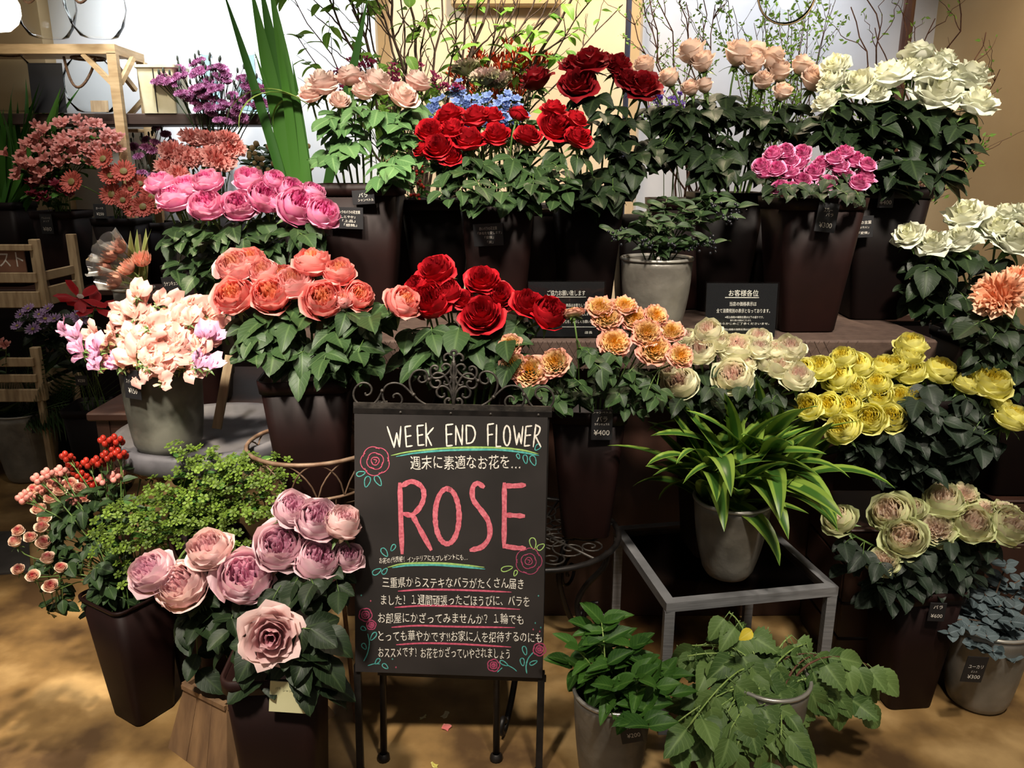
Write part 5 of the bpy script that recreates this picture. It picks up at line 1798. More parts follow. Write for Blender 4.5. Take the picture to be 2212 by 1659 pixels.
for (x, y) in BT:
    T = at(x, y, 1.76 - .06 * max(-.8, min(1, (y - 1090) / 130)) + rng.uniform(-.04, .03))
    S = mouth_pt(bm, brz, .05, rng, .1)
    root = thing('bupleurum_stem', 'x', 'foliage', S, 'lime bupleurum stems')
    pts = arch(S, T, .5, 8)
    stem_obj(root, pts, .0014, M['stem_pale'])
    for k in range(8):
        a = k * 2.4 + rng.uniform(-.4, .4)
        q = T + Vector((math.cos(a) * .024 * math.sqrt(k / 3), math.sin(a) * .02 * math.sqrt(k / 3), rng.uniform(-.012, .012)))
        put('floret', UMB, root, frame_mtx(q - S, (math.cos(a) * .4, math.sin(a) * .4 - .4, 1), rng.uniform(0, 6), rng.uniform(.009, .014)))
    for k in range(4):
        a = rng.uniform(0, 6.28)
        put('leaf', rng.choice(LL), root, leaf_mtx(pts[7 - k] - S, (math.cos(a), math.sin(a) - .3, .3), (0, -.4, 1), rng.uniform(.022, .036)))
    recs.append((root, x, y))
label_all(recs, 'lime bupleurum spray', ' behind the pink roses', 14)

# --- fallen petals on the floor
for k, (x, y, sc, mt, lb) in enumerate(((960, 1548, .020, 'cream', 'fallen cream petal lying behind the easel'), (965, 1574, .018, 'coral', 'curled coral petal on the floor behind the easel'), (940, 1655, .016, 'yellow', 'fallen pale yellow petal on the floor in front'), (912, 1552, .016, 'green', 'dull fallen petal in the shade behind the easel'))):
    v, f, t = petal_vf(0, .9, .9, .5, .3, .1, random.Random(k), ruf=.08)
    o = MB().add(np.array(v) - np.array([.6, 0, 0]), f, t, .9).build('fallen_petal', PM[mt])
    o.matrix_basis = Matrix.Translation(atz(x, y, .003)) @ Matrix.Rotation(k * 1.9, 4, 'Z') @ Matrix.Scale(sc, 4)
    tagit(o, lb, 'petal')

# ------------------------------------------------------------------ cards and price tags
TG = 'black price tags'


def tag(px, py, wpx, hpx, Y, lines, label, rotz=0.0, roll=0.0, lean=0.0, mat='card', name='price_tag', cat='price tag'):
    c = at(px, py, Y)
    k = ppm(c)
    return card(name, label, cat, c, wpx / k, hpx / k, lines, rotz, lean, roll, mat, group=TG if cat == 'price tag' else None)


tag(286, 830, 44, 66, 1.836, [('スイートピー', 0, .1, .7, .14), ('¥150', .02, -.22, .55, .18)], 'black price tag clipped on the sweet pea pot', -.35, .04)
tag(57, 920, 34, 36, 3.405, [('レザーファン', 0, .2, .7, .14), ('¥180', 0, -.2, .6, .22)], 'black price tag on the fern pot', 0, -.12)
tag(1300, 918, 46, 68, 1.852, [('シャンペトル', 0, .42, .9, .07), ('バラ', 0, .2, .5, .18), ('ラナンキュラス', 0, .03, .7, .07), ('¥400', 0, -.25, .74, .18)], 'black price tag on the orange pink rose bucket')
tag(1786, 470, 45, 62, 2.15, [('スプレー', .0, .26, .4, .16), ('バラ', .1, .1, .35, .12), ('¥300', 0, -.26, .62, .18)], 'black price tag on the spray rose bucket', 0, .1)
tag(1914, 425, 34, 46, 2.335, [('バラ', 0, .2, .55, .2), ('スプレーバラ', 0, .0, .5, .06), ('¥400', 0, -.25, .75, .2)], 'black price tag on the white rose bucket')
tag(1862, 490, 48, 46, 2.345, [('バラの言葉', 0, .2, .8, .16), ('「あなたに」', 0, -.02, .6, .1), ('「愛情」', .1, -.28, .45, .12)], 'dark word card on the white rose bucket', 0, -.05, cat='card', name='word_card')
tag(750, 471, 70, 46, 2.262, [('ピンクのバラの花言葉', .05, .28, .72, .15), ('「しとやか」', 0, .06, .5, .13), ('「上品」', .05, -.13, .4, .13), ('「感銘」', .1, -.32, .4, .13)], 'black word card tilted on the blush rose bucket', -.05, .03, cat='card', name='word_card')
tag(1055, 507, 64, 48, 2.25, [('赤いバラの花言葉', .0, .28, .6, .15), ('「あなたを愛します」', .05, .08, .8, .13), ('「愛情」', .02, -.12, .3, .13), ('「美」', .05, -.33, .2, .13)], 'black word card on the red rose bucket', .04, -.05, cat='card', name='word_card')
tag(785, 426, 48, 30, 2.255, [('バラ', 0, .15, .4, .3), ('シャンペトル', .1, -.2, .7, .2)], 'dark card below the blush rose leaves', 0, -.05)
tag(1346, 420, 40, 30, 2.43, [('¥500', 0, 0, .6, .3)], 'dark price tag on the deep red rose bucket')
tag(1363, 1583, 46, 50, 1.452, [('ミント', .0, .3, .4, .14), ('¥200', .1, -.12, .62, .22)], 'black price tag on the easel side floor pot', 0, -.2)
tag(2105, 1446, 52, 62, 1.735, [('ユーカリ', 0, .12, .7, .14), ('ミント', 0, -.08, .3, .08), ('¥300', .05, -.28, .6, .15)], 'dark price tag on the eucalyptus pot', .15, .16)
tag(2024, 1322, 36, 44, 1.775, [('バラ', 0, .28, .55, .2), ('¥600', 0, -.2, .7, .2)], 'black price tag on the green rose bucket', 0, .04)
tag(372, 612, 44, 30, 2.372, [('ラナンキュラス', 0, 0, .8, .3)], 'black name card on the hot pink rose bucket', 0, -.1)
tag(226, 1366, 30, 52, 1.80, [('スプレー', 0, .2, .7, .14), ('¥350', 0, -.22, .7, .18)], 'dark price tag on the spray rose bucket side', -1.0, .06)
tag(622, 1506, 78, 76, 1.366, [('バラ', -.28, .28, .14, .08), ('シャンペトル', .1, .22, .5, .07)], 'pale yellow paper note taped to the front bucket', .05, .12, mat='paper', name='paper_note', cat='note')
for o in bpy.data.objects:
    if o.name.startswith('paper_note'):
        for c in o.children:
            c.data.materials[0] = M['ink']

for (px, py, w, h, Y, rz, rl, lab, lines) in (
        (1223, 650, .208, .150, 2.135, .0, .0, 'black glossy notice card in clear sleeve next to the berried pot',
         [('ご協力お願い致します', .0, .30, .50, .10), ('-', 0, .225, .52, .012), ('予約商品に限り、予約の商品はお断りしております。', .02, .08, .76, .06), ('事前にお問合せ、お客様の対応に限らず', .02, .0, .64, .06), ('見本品もありますのでご協力をお願いいたします。', .0, -.08, .68, .06), ('お客様各位を、よろしくお願い致', .1, -.22, .5, .06), ('-', .2, -.32, .5, .01), ('店長', .3, -.42, .1, .05)]),
        (1602, 655, .200, .146, 2.135, .10, .02, 'black glossy notice card in clear sleeve in front of the spray rose bucket',
         [('お客様各位', .02, .32, .42, .12), ('-', 0, .235, .48, .016), ('当店の価格表示は', .02, .12, .38, .08), ('全て消費税別の表示となっております。', .03, -.01, .76, .08), ('※税込価格の端数処理は以下の通りです。', .05, -.13, .55, .045), ('表示と異なる場合がございます。', 0, -.19, .3, .04), ('あらかじめご了承くださいませ。', .05, -.25, .72, .045), ('※税込価格の端数処理は以下の通りです。', .05, -.36, .6, .04), ('店長', .3, -.45, .12, .04)])):
    c = at(px, py, Y)
    c.z = SZ + h / 2 + .004
    o = card('notice_card', lab, 'notice', c, w, h, lines, rz, -.10, rl, 'card')
    o.data.materials[0] = plain('glossy_card', '141416', .25)
    MB().add(*box_vf(-w / 2 - .004, w / 2 + .004, -.0032, -.0028, -h / 2 - .003, h / 2 + .004)).build('clear_sleeve', M['acrylic'], o, smooth=False)
    MB().add(*box_vf(-w / 2, w / 2, .0025, .045, -h / 2 - .001, -h / 2 + .001)).build('stand_foot', M['acrylic'], o, smooth=False)

# ------------------------------------------------------------------ the back of the shop: bench, rack, wall shelf, glassware
def bench(label, x0, x1, y0, y1, z, name='back_bench'):
    root = thing(name, label, 'bench', ((x0 + x1) / 2, (y0 + y1) / 2, 0))
    MB().add(*bevel_box(x0, x1, y0, y1, z - .03, z, .004)).build('top', M['wood_dark'], root, root.location, smooth=False)
    MB().add(*bevel_box(x0 + .02, x1 - .02, y0 + .03, y0 + .05, 0, z - .031, .003)).build('front_panel', M['bucket_dark'], root, root.location, smooth=False)
    for xx in (x0 + .02, x1 - .05):
        MB().add(*bevel_box(xx, xx + .03, y0 + .05, y1, 0, z - .031, .003)).build('side_panel', M['wood_dark'], root, root.location, smooth=False)


bench('long dark bench along the white wall with flower buckets', -3.3, -.78, 3.72, 4.14, .86)
bench('dark bench behind the display table with branches', -.60, 1.75, 3.05, 3.42, .86)
BBZ = .86

# pale wooden rack with braced corners
fr, bk_ = wx(256, 3.77, 1.7), wx(297, 3.98, 1.7)
root = thing('wooden_rack', 'pale wooden open rack with corner braces holding glass jars', 'rack', (fr, 3.8, 0))
zt = at(245, 96, 3.77).z
for (x, y) in ((fr, 3.77), (bk_, 4.08)):
    MB().add(*bar_vf((x, y, BBZ), (x, y, zt - .037), .042, .03)).build('post', M['wood_pale'], root, root.location, smooth=False)
MB().add(*bar_vf((-3.4, 3.77, zt - .02), (fr + .02, 3.77, zt - .02), .03, .04)).build('front_rail', M['wood_pale'], root, root.location, smooth=False)
MB().add(*bar_vf((fr, 3.78, zt - .02), (bk_, 4.08, zt - .02), .03, .04)).build('side_rail', M['wood_pale'], root, root.location, smooth=False)
MB().add(*bevel_box(-3.4, fr, 3.78, 4.08, zt - .022, zt - .002, .003)).build('top_board', M['wood_pale'], root, root.location, smooth=False)
MB().add(*bevel_box(-3.4, fr - .03, 4.0, 4.08, 1.585, 1.60, .003)).build('mid_board', M['wood_pale'], root, root.location, smooth=False)
MB().add(*bar_vf((fr - .13, 3.77, zt - .04), (fr - .01, 3.77, zt - .17), .026, .02)).build('brace', M['wood_pale'], root, root.location, smooth=False)
MB().add(*bar_vf((fr + .005, 3.80, zt - .16), (fr + .03, 3.90, zt - .04), .02, .02)).build('brace', M['wood_pale'], root, root.location, smooth=False)
MB().add(*bar_vf((bk_ - .01, 4.0, zt - .17), (bk_ - .05, 3.86, zt - .04), .02, .02)).build('brace', M['wood_pale'], root, root.location, smooth=False)
MB().add(*bar_vf((bk_ - .14, 4.08, 1.62), (bk_ - .01, 4.08, 1.74), .026, .02)).build('brace', M['wood_pale'], root, root.location, smooth=False)

WSZ = at(300, 245, 3.81).z
root = thing('wall_shelf', 'long dark brown wall shelf board running through the rack', 'shelf', (-2.2, 3.9, WSZ))
MB().add(*bevel_box(-3.6, wx(606, 3.81, WSZ), 3.81, 4.0, WSZ - .05, WSZ, .004)).build('board', M['shelf_brown'], root, root.location, smooth=False)
for x in (-2.6, -1.5):
    MB().add(*bevel_box(x, x + .02, 4.0, 4.31, WSZ - .10, WSZ - .051, .003)).build('bracket', M['iron_dark'], root, root.location, smooth=False)


def lobed_jar(label, px, py_base, Y, r, h, tag_card=False, loop=True):
    z0 = at(px, py_base, Y).z
    x = wx(px, Y, z0 + h / 2)
    root = thing('glass_jar', label, 'jar', (x, Y, z0), 'clear glass jars')
    n = 40
    prof = [(.45, 0), (.62, .02), (.86, .18), (1.0, .42), (.97, .62), (.80, .82), (.58, .93), (.56, 1.0)]
    v, f = [], []
    for (rr, zz) in prof:
        for k in range(n):
            a = 2 * math.pi * k / n
            q = r * rr * (1 + .022 * math.cos(10 * a) * math.sin(math.pi * zz))
            v.append((q * math.cos(a), q * math.sin(a), zz * h))
    for i in range(len(prof) - 1):
        for k in range(n):
            f.append((i * n + k, i * n + (k + 1) % n, (i + 1) * n + (k + 1) % n, (i + 1) * n + k))
    f.append(tuple(range(n))[::-1])
    MB().add(v, f).build('glass_body', M['glass'], root)
    MB().add(*tube_vf([(r * .58 * math.cos(k * .2618), r * .58 * math.sin(k * .2618), h * .96) for k in range(25)], .006, 6, False)).build('twine_neck', M['jute'], root)
    if loop:
        P = []
        for k in range(15):
            s = k / 14
            P.append((r * (-.60 + 1.2 * s), -r * (.62 + .42 * math.sin(math.pi * s)), h * (.95 - .55 * math.sin(math.pi * s) ** .8)))
        MB().add(*tube_vf(P, .006, 6)).build('twine_handle', M['jute'], root)
    if tag_card:
        MB().add(*box_vf(-.02, .02, -r * 1.02, -r * 1.01, h * .80, h * .93)).build('hang_tag', M['card'], root, smooth=False)
        MB().add(*tube_vf([(.010 * math.cos(k * .45), -r * 1.025, h * .865 + .010 * math.sin(k * .45)) for k in range(12)], .0025, 4)).build('tag_mark', M['chalk_white'], root)
    return root


lobed_jar('clear ribbed glass jar with twine on the rack top near the lamp', 96, 82, 3.80, .125, .30)
lobed_jar('clear ribbed glass jar with black hang tag on the rack top', 205, 82, 3.80, .125, .30, True)
lobed_jar('clear glass jar with twine standing on the wall shelf in the rack', 198, 243, 3.88, .120, .245)
lobed_jar('tall clear glass jar on the wall shelf at the photo edge', 15, 240, 3.88, .13, .26, loop=False)
x = wx(198, 3.76, WSZ)
card('kraft_tag', 'small brown kraft tag leaning in front of the shelf jar', 'tag', Vector((wx(215, 3.775, WSZ + .03), 3.775, WSZ + .028)), .08, .05, [], lean=-.1, mat='wood_crate')
card('photo_card', 'dark photo card standing upright on the wall shelf beside jars', 'card', Vector((wx(103, 3.80, WSZ + .1), 3.80, WSZ + .108)), .155, .215, [], lean=-.06)
tin = thing('tin_planter', 'cream square tin planter with dark seam on the wall shelf', 'planter', (wx(356, 3.88, WSZ + .1), 3.88, WSZ))
rings = [rounded_square(.15, .01, .0), rounded_square(.17, .012, .19), rounded_square(.185, .012, .196), rounded_square(.185, .012, .208), rounded_square(.17, .01, .208), rounded_square(.145, .01, .01)]
MB().add(*loft(rings, True, True)).build('body', M['cream_tin'], tin, smooth=False)
MB().add(*bar_vf((-.01, -.0775, .005), (-.008, -.087, .19), .004, .004)).build('seam', M['iron'], tin, smooth=False)
for (px, lab, sc) in ((452, 'slim pale blue glass bottle behind the purple flowers', .9), (546, 'wide pale blue glass bottle at the shelf end', 1.15)):
    z0 = WSZ
    root = thing('glass_bottle', lab, 'bottle', (wx(px, 3.9, z0 + .1), 3.9, z0), 'blue glass bottles')
    hh = at(px, 118, 3.9).z - z0
    MB().add(*lathe_vf([(.001, .004), (.055 * sc, .004), (.06 * sc, .02), (.062 * sc, hh * .42), (.05 * sc, hh * .55), (.022, hh * .66), (.020, hh * .93), (.027, hh * .95), (.027, hh), (.019, hh), (.018, hh * .7), (.045 * sc, hh * .53), (.056 * sc, hh * .42), (.055 * sc, .02), (.001, .012)], 28)).build('glass_body', M['glass_blue'], root)

# lamps
c = at(-8, 18, 3.45)
root = thing('pendant_lamp', 'glowing white round pendant lamp at the corner above the jars', 'lamp', (c.x, c.y, c.z))
MB().add(*lathe_vf([(.0001, -.09), (.04, -.082), (.07, -.055), (.085, -.02), (.085, .02), (.07, .055), (.04, .082), (.0001, .09)], 24)).build('globe', M['lamp_white'], root)
MB().add(*tube_vf([(0, 0, .09), (0, 0, .9)], .004, 6)).build('cord', M['iron_dark'], root)
c = at(1700, -14, 3.0)
root = thing('bulb_lamp', 'clear glass globe pendant lamp with glowing bulb above the apricot roses', 'lamp', (c.x, c.y, c.z))
MB().add(*lathe_vf([(.1 * math.sin(math.pi * k / 14) + .0001, -.1 * math.cos(math.pi * k / 14)) for k in range(14)], 28)).build('glass_globe', M['glass'], root)
MB().add(*lathe_vf([(.0001, -.052), (.014, -.046), (.024, -.030), (.026, -.012), (.016, .012), (.012, .02), (.012, .05)], 16)).build('bulb', M['bulb'], root)
MB().add(*tube_vf([(0, 0, .05), (0, 0, .09), (0, 0, .9)], [.014, .014, .004], 8)).build('cord', M['iron_dark'], root)
MB().add(*tube_vf([(.101 * math.cos(k * .2244), 0, .101 * math.sin(k * .2244)) for k in range(29)], .0022, 5, False)).build('wire_ring', M['wood_pale'], root)

# slatted crates at the far left
for (pt, pb, lab, sign) in ((528, 665, 'pale slatted wooden crate tray with a lettered panel at the photo edge', True), (762, 868, 'lower pale slatted wooden crate above the fern pot', False)):
    Y = 3.36
    z1_, z0_ = at(60, pt, Y).z, at(60, pb, Y).z
    xr = wx(88, Y, (z0_ + z1_) / 2)
    root = thing('slatted_crate', lab, 'crate', (xr - .3, Y + .1, z0_), 'slatted crates')
    for (za, zb) in ((0, .26), (.40, .56), (.90, 1.0) if sign else (.72, .9)):
        MB().add(*bevel_box(-.5, .28, -.105, -.09, (z1_ - z0_) * za, (z1_ - z0_) * zb, .003)).build('slat', M['wood_crate'], root, smooth=False)
    for yy in (-.09, .2):
        MB().add(*bevel_box(.262, .30, yy, yy + .03, 0, z1_ - z0_ + .02, .003)).build('post', M['wood_crate'], root, smooth=False)
    MB().add(*bevel_box(.268, .282, -.06, .2, 0, (z1_ - z0_) * .3, .003)).build('slat', M['wood_crate'], root, smooth=False)
    MB().add(*bevel_box(.268, .282, -.06, .2, (z1_ - z0_) * .4, (z1_ - z0_) * .55, .003)).build('slat', M['wood_crate'], root, smooth=False)
    MB().add(*bevel_box(-.5, .26, -.09, .22, .0, .012, .002)).build('floor_board', M['wood_crate'], root, smooth=False)
    if sign:
        s = MB().add(*box_vf(-.5, .235, -.0862, -.080, (z1_ - z0_) * .56, (z1_ - z0_) * .9)).build('sign_panel', noisy('kraft_panel', '6e4a36', '7d5742', 10, .8), root, smooth=False)
        v, f = text_fit('ーリスト', .22, .062)
        MB().add(np.stack([v[:, 0] + .118, np.full(len(v), -.0868), v[:, 1] + (z1_ - z0_) * .76], 1), f).build('lettering', M['chalk_white'], root, smooth=False)
    if not sign:
        for (xx, yy) in ((.275, -.08), (.275, .2), (-.45, -.08), (-.45, .2)):
            MB().add(*bar_vf((xx, yy, -z0_), (xx, yy, 0), .025)).build('stand_leg', M['wood_crate'], root, smooth=False)
    else:
        for (xx, yy) in ((.275, -.075), (.275, .215)):
            MB().add(*bar_vf((xx, yy, -(z0_ - at(60, 762, Y).z)), (xx, yy, 0), .02)).build('stand_leg', M['wood_dark'], root, smooth=False)

# ------------------------------------------------------------------ background flowers
def back_bucket(label, px, Y, z0=BBZ, h=.36, w=.21, mat='bucket', rot=0):
    x = wx(px, Y, z0 + h * .6)
    bucket(label, x, Y, z0, h, w, w * .7, rot, mat)
    return (x, Y), z0 + h


def star_mesh(n, rho, h, flare, curl, w, mat, seed=0, name='bloom', ruf=.02, point=.1, disc=None, L0=.8, layers=1, nu=3, nv=4):
    rng = random.Random(seed)
    mb = MB()
    for l in range(layers):
        for k in range(n):
            v, f, t = petal_vf(k * 6.283 / n + l * .5 + rng.uniform(-.08, .08), w, rho * (1 - .28 * l), h * (1 + .1 * l) * rng.uniform(.9, 1.1), flare * (1 - .25 * l) * rng.uniform(.85, 1.15), curl * rng.uniform(.6, 1.3), rng, nu=nu, nv=nv, ruf=ruf, point=point, spiral=0)
            mb.add(v, f, t, L0 - .2 * l)
    if disc:
        v, f = lathe_vf([(.0001, disc[1] + .06), (disc[0] * .6, disc[1] + .05), (disc[0], disc[1])], 10)
        mb.add(v, f, [0] * len(v), 0.0)
    return mb.mesh(name, mat)


def stem_flowers(name, desc, cat, group, pts_px, Yc, m, rz, meshes, size_px, rng, tail='', slope=.6, mat='stem', per=1, spreadpx=0, leaves=None, leaf_len=.04, nleaf=2, cam_b=.6, mr=.05, per_row=6, bud=None, rad=.0016, updir=1.0, part='bloom', down=.1):
    mean = sum(p[1] for p in pts_px) / len(pts_px)
    pm = ppm(at(pts_px[0][0], mean, Yc))
    recs = []
    for (x, y) in pts_px:
        Y = Yc + max(-.13, min(.13, (mean - y) / pm * slope)) + rng.uniform(-.03, .03)
        T = at(x, y, Y)
        S = mouth_pt(m, rz, mr, rng, down)
        root = thing(name, 'x', cat, S, group)
        pts = arch(S, T, .5, 8)
        stem_obj(root, pts, rad, M[mat], sides=4)
        for k in range(per):
            q = T if k == 0 else T + Vector((rng.uniform(-1, 1), rng.uniform(-.6, .4), rng.uniform(-1, .8))) * spreadpx / pm
            if k:
                stem_obj(root, [pts[-3], q], rad * .6, M[mat], 'stalk', 4)
            d = Vector(((T.x - m[0]) * 2 + rng.uniform(-.4, .4), -cam_b + rng.uniform(-.4, .4), updir))
            put(part, rng.choice(meshes), root, frame_mtx(q - S, d, rng.uniform(0, 6.28), size_px / 2 / pm * rng.uniform(.85, 1.15)))
        if bud:
            for k in range(2):
                q = T + Vector((rng.uniform(-.02, .02), rng.uniform(-.02, .02), rng.uniform(.03, .07)))
                stem_obj(root, [pts[-3], q], rad * .6, M[mat], 'stalk', 4)
                put('bud', bud, root, Matrix.Translation(q - S) @ Matrix.Diagonal((.0055, .0055, .013, 1)))
        if leaves:
            for k in range(nleaf):
                a = rng.uniform(0, 6.28)
                put('leaf', rng.choice(leaves), root, leaf_mtx(pts[7 - k % 5] - S, (math.cos(a), math.sin(a) - .3, rng.uniform(-.2, .6)), (0, -.4, 1), leaf_len * rng.uniform(.8, 1.2)))
        recs.append((root, x, y))
    label_all(recs, desc, tail, per_row)
    return recs


rng = random.Random(77)
PM['alst'] = petal_mat('petal_alstroemeria', 'd8a080', 'c47a70', 'b86e66', 'c88c84', trans=.3)
PM['wine'] = petal_mat('petal_wine', '4a0c18', '6a1226', '5a0f20', trans=.1)
PM['gerb'] = petal_mat('petal_gerbera', '7a6a3a', 'b8584a', 'ac4a3e', trans=.2)
PM['lilac'] = petal_mat('petal_lilac', 'b0a04a', 'a884b8', '9a78ac', 'cbb4d4', trans=.2)
PM['blue'] = petal_mat('petal_blue', 'c8d4ee', '6a86c8', '7c96d4', '9cb2e4', trans=.25)
PM['flame'] = petal_mat('petal_flame', 'e8c040', 'e0643a', 'd2462a', base='e8c84a', trans=.25)
PM['magenta'] = petal_mat('petal_magenta', '6a1238', '841a48', '7a1642', trans=.15)
PM['violet'] = petal_mat('petal_violet', '4a2a8a', '5a36a0', '6a44b0', trans=.15)
PM['dustypink'] = petal_mat('petal_dusty', 'b89a94', 'a89a80', '8a9060', trans=.1)
PM['peachcup'] = petal_mat('petal_peach_cup', 'e8645a', 'ee9a84', 'f0b49c', 'f2c4ac', trans=.3)
PM['anemone'] = petal_mat('petal_anemone', 'e8d8d0', 'd0202a', 'c41a26', trans=.2)
ALST = [star_mesh(6, .42, 1.3, .55, .35, .52, PM['alst'], k) for k in range(3)]
WINE = [star_mesh(6, .42, 1.2, .5, .3, .52, PM['wine'], k) for k in range(2)]
GERB = [star_mesh(26, .72, .35, .32, .12, .13, PM['gerb'], k, disc=(.3, .22), layers=2, nu=2) for k in range(3)]
MUM = [star_mesh(14, .55, .35, .45, .1, .2, PM['lilac'], k, disc=(.22, .2), nu=2) for k in range(2)]
CUP = [star_mesh(13, .85, 1.25, .12, .05, .26, PM['peachcup'], k, layers=2, nu=3, nv=5) for k in range(2)]
DELP = [star_mesh(5, .5, .4, .5, .1, .62, PM['blue'], k, L0=.7) for k in range(3)]
FLAM = [star_mesh(6, .35, 1.6, .5, -.2, .22, PM['flame'], k, ruf=.15) for k in range(3)]
SNAP = [star_mesh(5, .45, .8, .45, .2, .6, PM['magenta'], k, ruf=.1) for k in range(2)]
STAT = [star_mesh(7, .5, .6, .4, .0, .4, PM['violet'], k, ruf=.1) for k in range(2)]
DIAN = []
for k in range(3):
    c_, o_ = rose_core('carnation', random.Random(k + 300))
    DIAN.append(c_.mesh('bloom', PM['purple']))
BUD = sph.mesh('bud', noisy('dark_bud', '2a2e26', '3e4434', 20, .6))

m, rz = back_bucket('brown bucket of salmon alstroemeria on the far bench', 142, 3.86)
tag(101, 484, 26, 42, 3.735, [('アルストロ', 0, .3, .7, .1), ('メリア', 0, .14, .5, .1), ('¥80', 0, -.25, .7, .2)], 'small black price tag on the alstroemeria bucket')
stem_flowers('alstroemeria', 'salmon alstroemeria', 'flower', 'salmon alstroemeria', spread_points([(165, 312, 88, 42), (90, 345, 45, 35), (215, 310, 40, 30)], 22, rng, 24), 3.72, m, rz, ALST, 30, rng, ' on the far bench', per=4, spreadpx=24, leaves=ML, nleaf=4, leaf_len=.07, cam_b=.8)
stem_flowers('alstroemeria', 'wine red small flower', 'flower', 'wine red flowers', [(80, 405), (100, 400), (125, 405), (95, 425), (140, 420), (70, 425)], 3.66, m, rz, WINE, 26, rng, ' under the alstroemeria', per=3, spreadpx=14, leaves=ML, nleaf=7, leaf_len=.07)
m, rz = back_bucket('dark bucket of tall green iris leaves on the far bench', 22, 3.88, mat='bucket_dark', h=.40)
IRIS = [strap_mesh(LEAF['blade'], 1.0, .028, b, 9, 'leaf', .2, .2) for b in (.12, .25, .4)]
recs = []
for k in range(34):
    x, y = rng.uniform(-30, 165), rng.uniform(165, 290)
    if x < 60:
        x -= 10
    T = at(x, y, 3.78 + rng.uniform(-.06, .06))
    S = mouth_pt(m, rz, .06, rng, .12)
    root = thing('iris_leaf', 'x', 'foliage', S, 'tall iris leaves')
    d = T - S
    mt = frame_mtx((0, 0, 0), d, rng.uniform(0, 6.28), d.length)
    put('blade', IRIS[k % 3], root, mt)
    recs.append((root, x, y))
label_all(recs, 'tall narrow green iris leaf', ' on the far bench', 7)
m, rz = back_bucket('dark bucket of orange gerberas on the far bench', 270, 3.82, h=.33, mat='bucket_dark')
tag(216, 456, 26, 30, 3.70, [('ガーベラ', 0, .2, .6, .16), ('¥250', 0, -.2, .6, .2)], 'small dark price tag on the gerbera bucket')
stem_flowers('gerbera', 'orange red mini gerbera', 'flower', 'orange gerberas', [(243, 421), (266, 433), (284, 409), (302, 398), (330, 426), (268, 372), (240, 381), (310, 448), (288, 452), (157, 394), (225, 345), (335, 445)], 3.6, m, rz, GERB, 46, rng, ' on the far bench', cam_b=1.4, updir=.7, rad=.0028, slope=.3)
m, rz = back_bucket('dark bucket of tall purple dianthus on the far bench', 480, 3.86, h=.38, mat='bucket_dark')
stem_flowers('dianthus', 'purple spray dianthus', 'flower', 'tall purple dianthus', spread_points([(455, 185, 95, 38), (420, 160, 60, 25), (540, 210, 40, 35), (480, 240, 70, 30), (380, 175, 40, 25)], 38, rng, 17), 3.78, m, rz, DIAN, 25, rng, ' by the tin planter', mat='stem_dark', bud=BUD, per=2, spreadpx=16, rad=.0022)
m, rz = back_bucket('dark bucket of low lilac dianthus on the far bench', 330, 3.98, h=.30, mat='bucket_dark')
stem_flowers('dianthus', 'lilac spray dianthus', 'flower', 'low lilac dianthus', spread_points([(320, 345, 40, 45), (345, 310, 30, 30)], 12, rng, 15), 3.9, m, rz, DIAN, 22, rng, ' behind the gerberas', mat='stem_dark', bud=BUD, rad=.002)
m, rz = back_bucket('dark bucket of budded shrub stems behind the carnations', 600, 3.86, h=.32, mat='bucket_dark')
stem_flowers('shrub_stem', 'leafy shrub stem with pale buds', 'foliage', 'budded shrub stems', spread_points([(560, 345, 45, 45), (625, 335, 45, 50), (540, 375, 30, 25)], 18, rng, 17), 3.2, m, rz, [sph.mesh('bud', petal_mat('pale_bud', 'c0a87a', 'c0a87a', 'c0a87a'))], 12, rng, ' behind the carnations', leaves=PL, nleaf=9, leaf_len=.055, per=3, spreadpx=14, part='bud')
# broad flax leaves
FLX = [strap_mesh(LEAF['blade'], 1.0, .024, b, 12, 'leaf', .15, .1) for b in (.08, .2, .3)]
FLP = [strap_mesh(LEAF['palebl'], 1.0, .05, b, 12, 'leaf', .15, .3) for b in (1.9, 2.3)]
m, rz = back_bucket('dark bucket of broad flax leaves behind the blush roses', 672, 2.68, SZ, .30, .16, 'bucket_dark')
recs = []
for (x, y, b, w) in ((495, -25, 1, .8), (545, -40, 0, 1.3), (565, -50, 0, 1.3), (585, -50, 0, 1.2), (610, 60, 1, 1.0), (560, 110, 1, .8), (800, -10, 0, .9), (640, 130, 1, .8)):
    T = at(x, y, 2.66 + rng.uniform(-.03, .03))
    S = Vector((m[0] + rng.uniform(-.03, .03), m[1] + rng.uniform(-.03, .03), rz - .1))
    d = T - S
    root = thing('flax_leaf', 'x', 'foliage', S, 'broad flax leaves')
    mt = frame_mtx((0, 0, 0), d, 0, d.length, yhint=(0, -1, 0)) @ Matrix.Diagonal((w, 1, 1, 1))
    put('blade', FLX[b], root, mt)
    recs.append((root, x, y))
for (x, y, az, sc) in ((600, 150, 1.9, .30), (575, 175, 1.5, .34), (620, 215, 1.2, .2)):
    S = at(670, 230, 2.6)
    root = thing('flax_leaf', 'x', 'foliage', (S.x, S.y, S.z), 'broad flax leaves')
    put('blade', FLP[0 if sc > .3 else 1], root, Matrix.Rotation(az, 4, 'Z') @ Matrix.Rotation(-.9, 4, 'X') @ Matrix.Scale(sc, 4))
    recs.append((root, x, y))
label_all(recs, 'long flax leaf', ' beside the blush roses', 20)

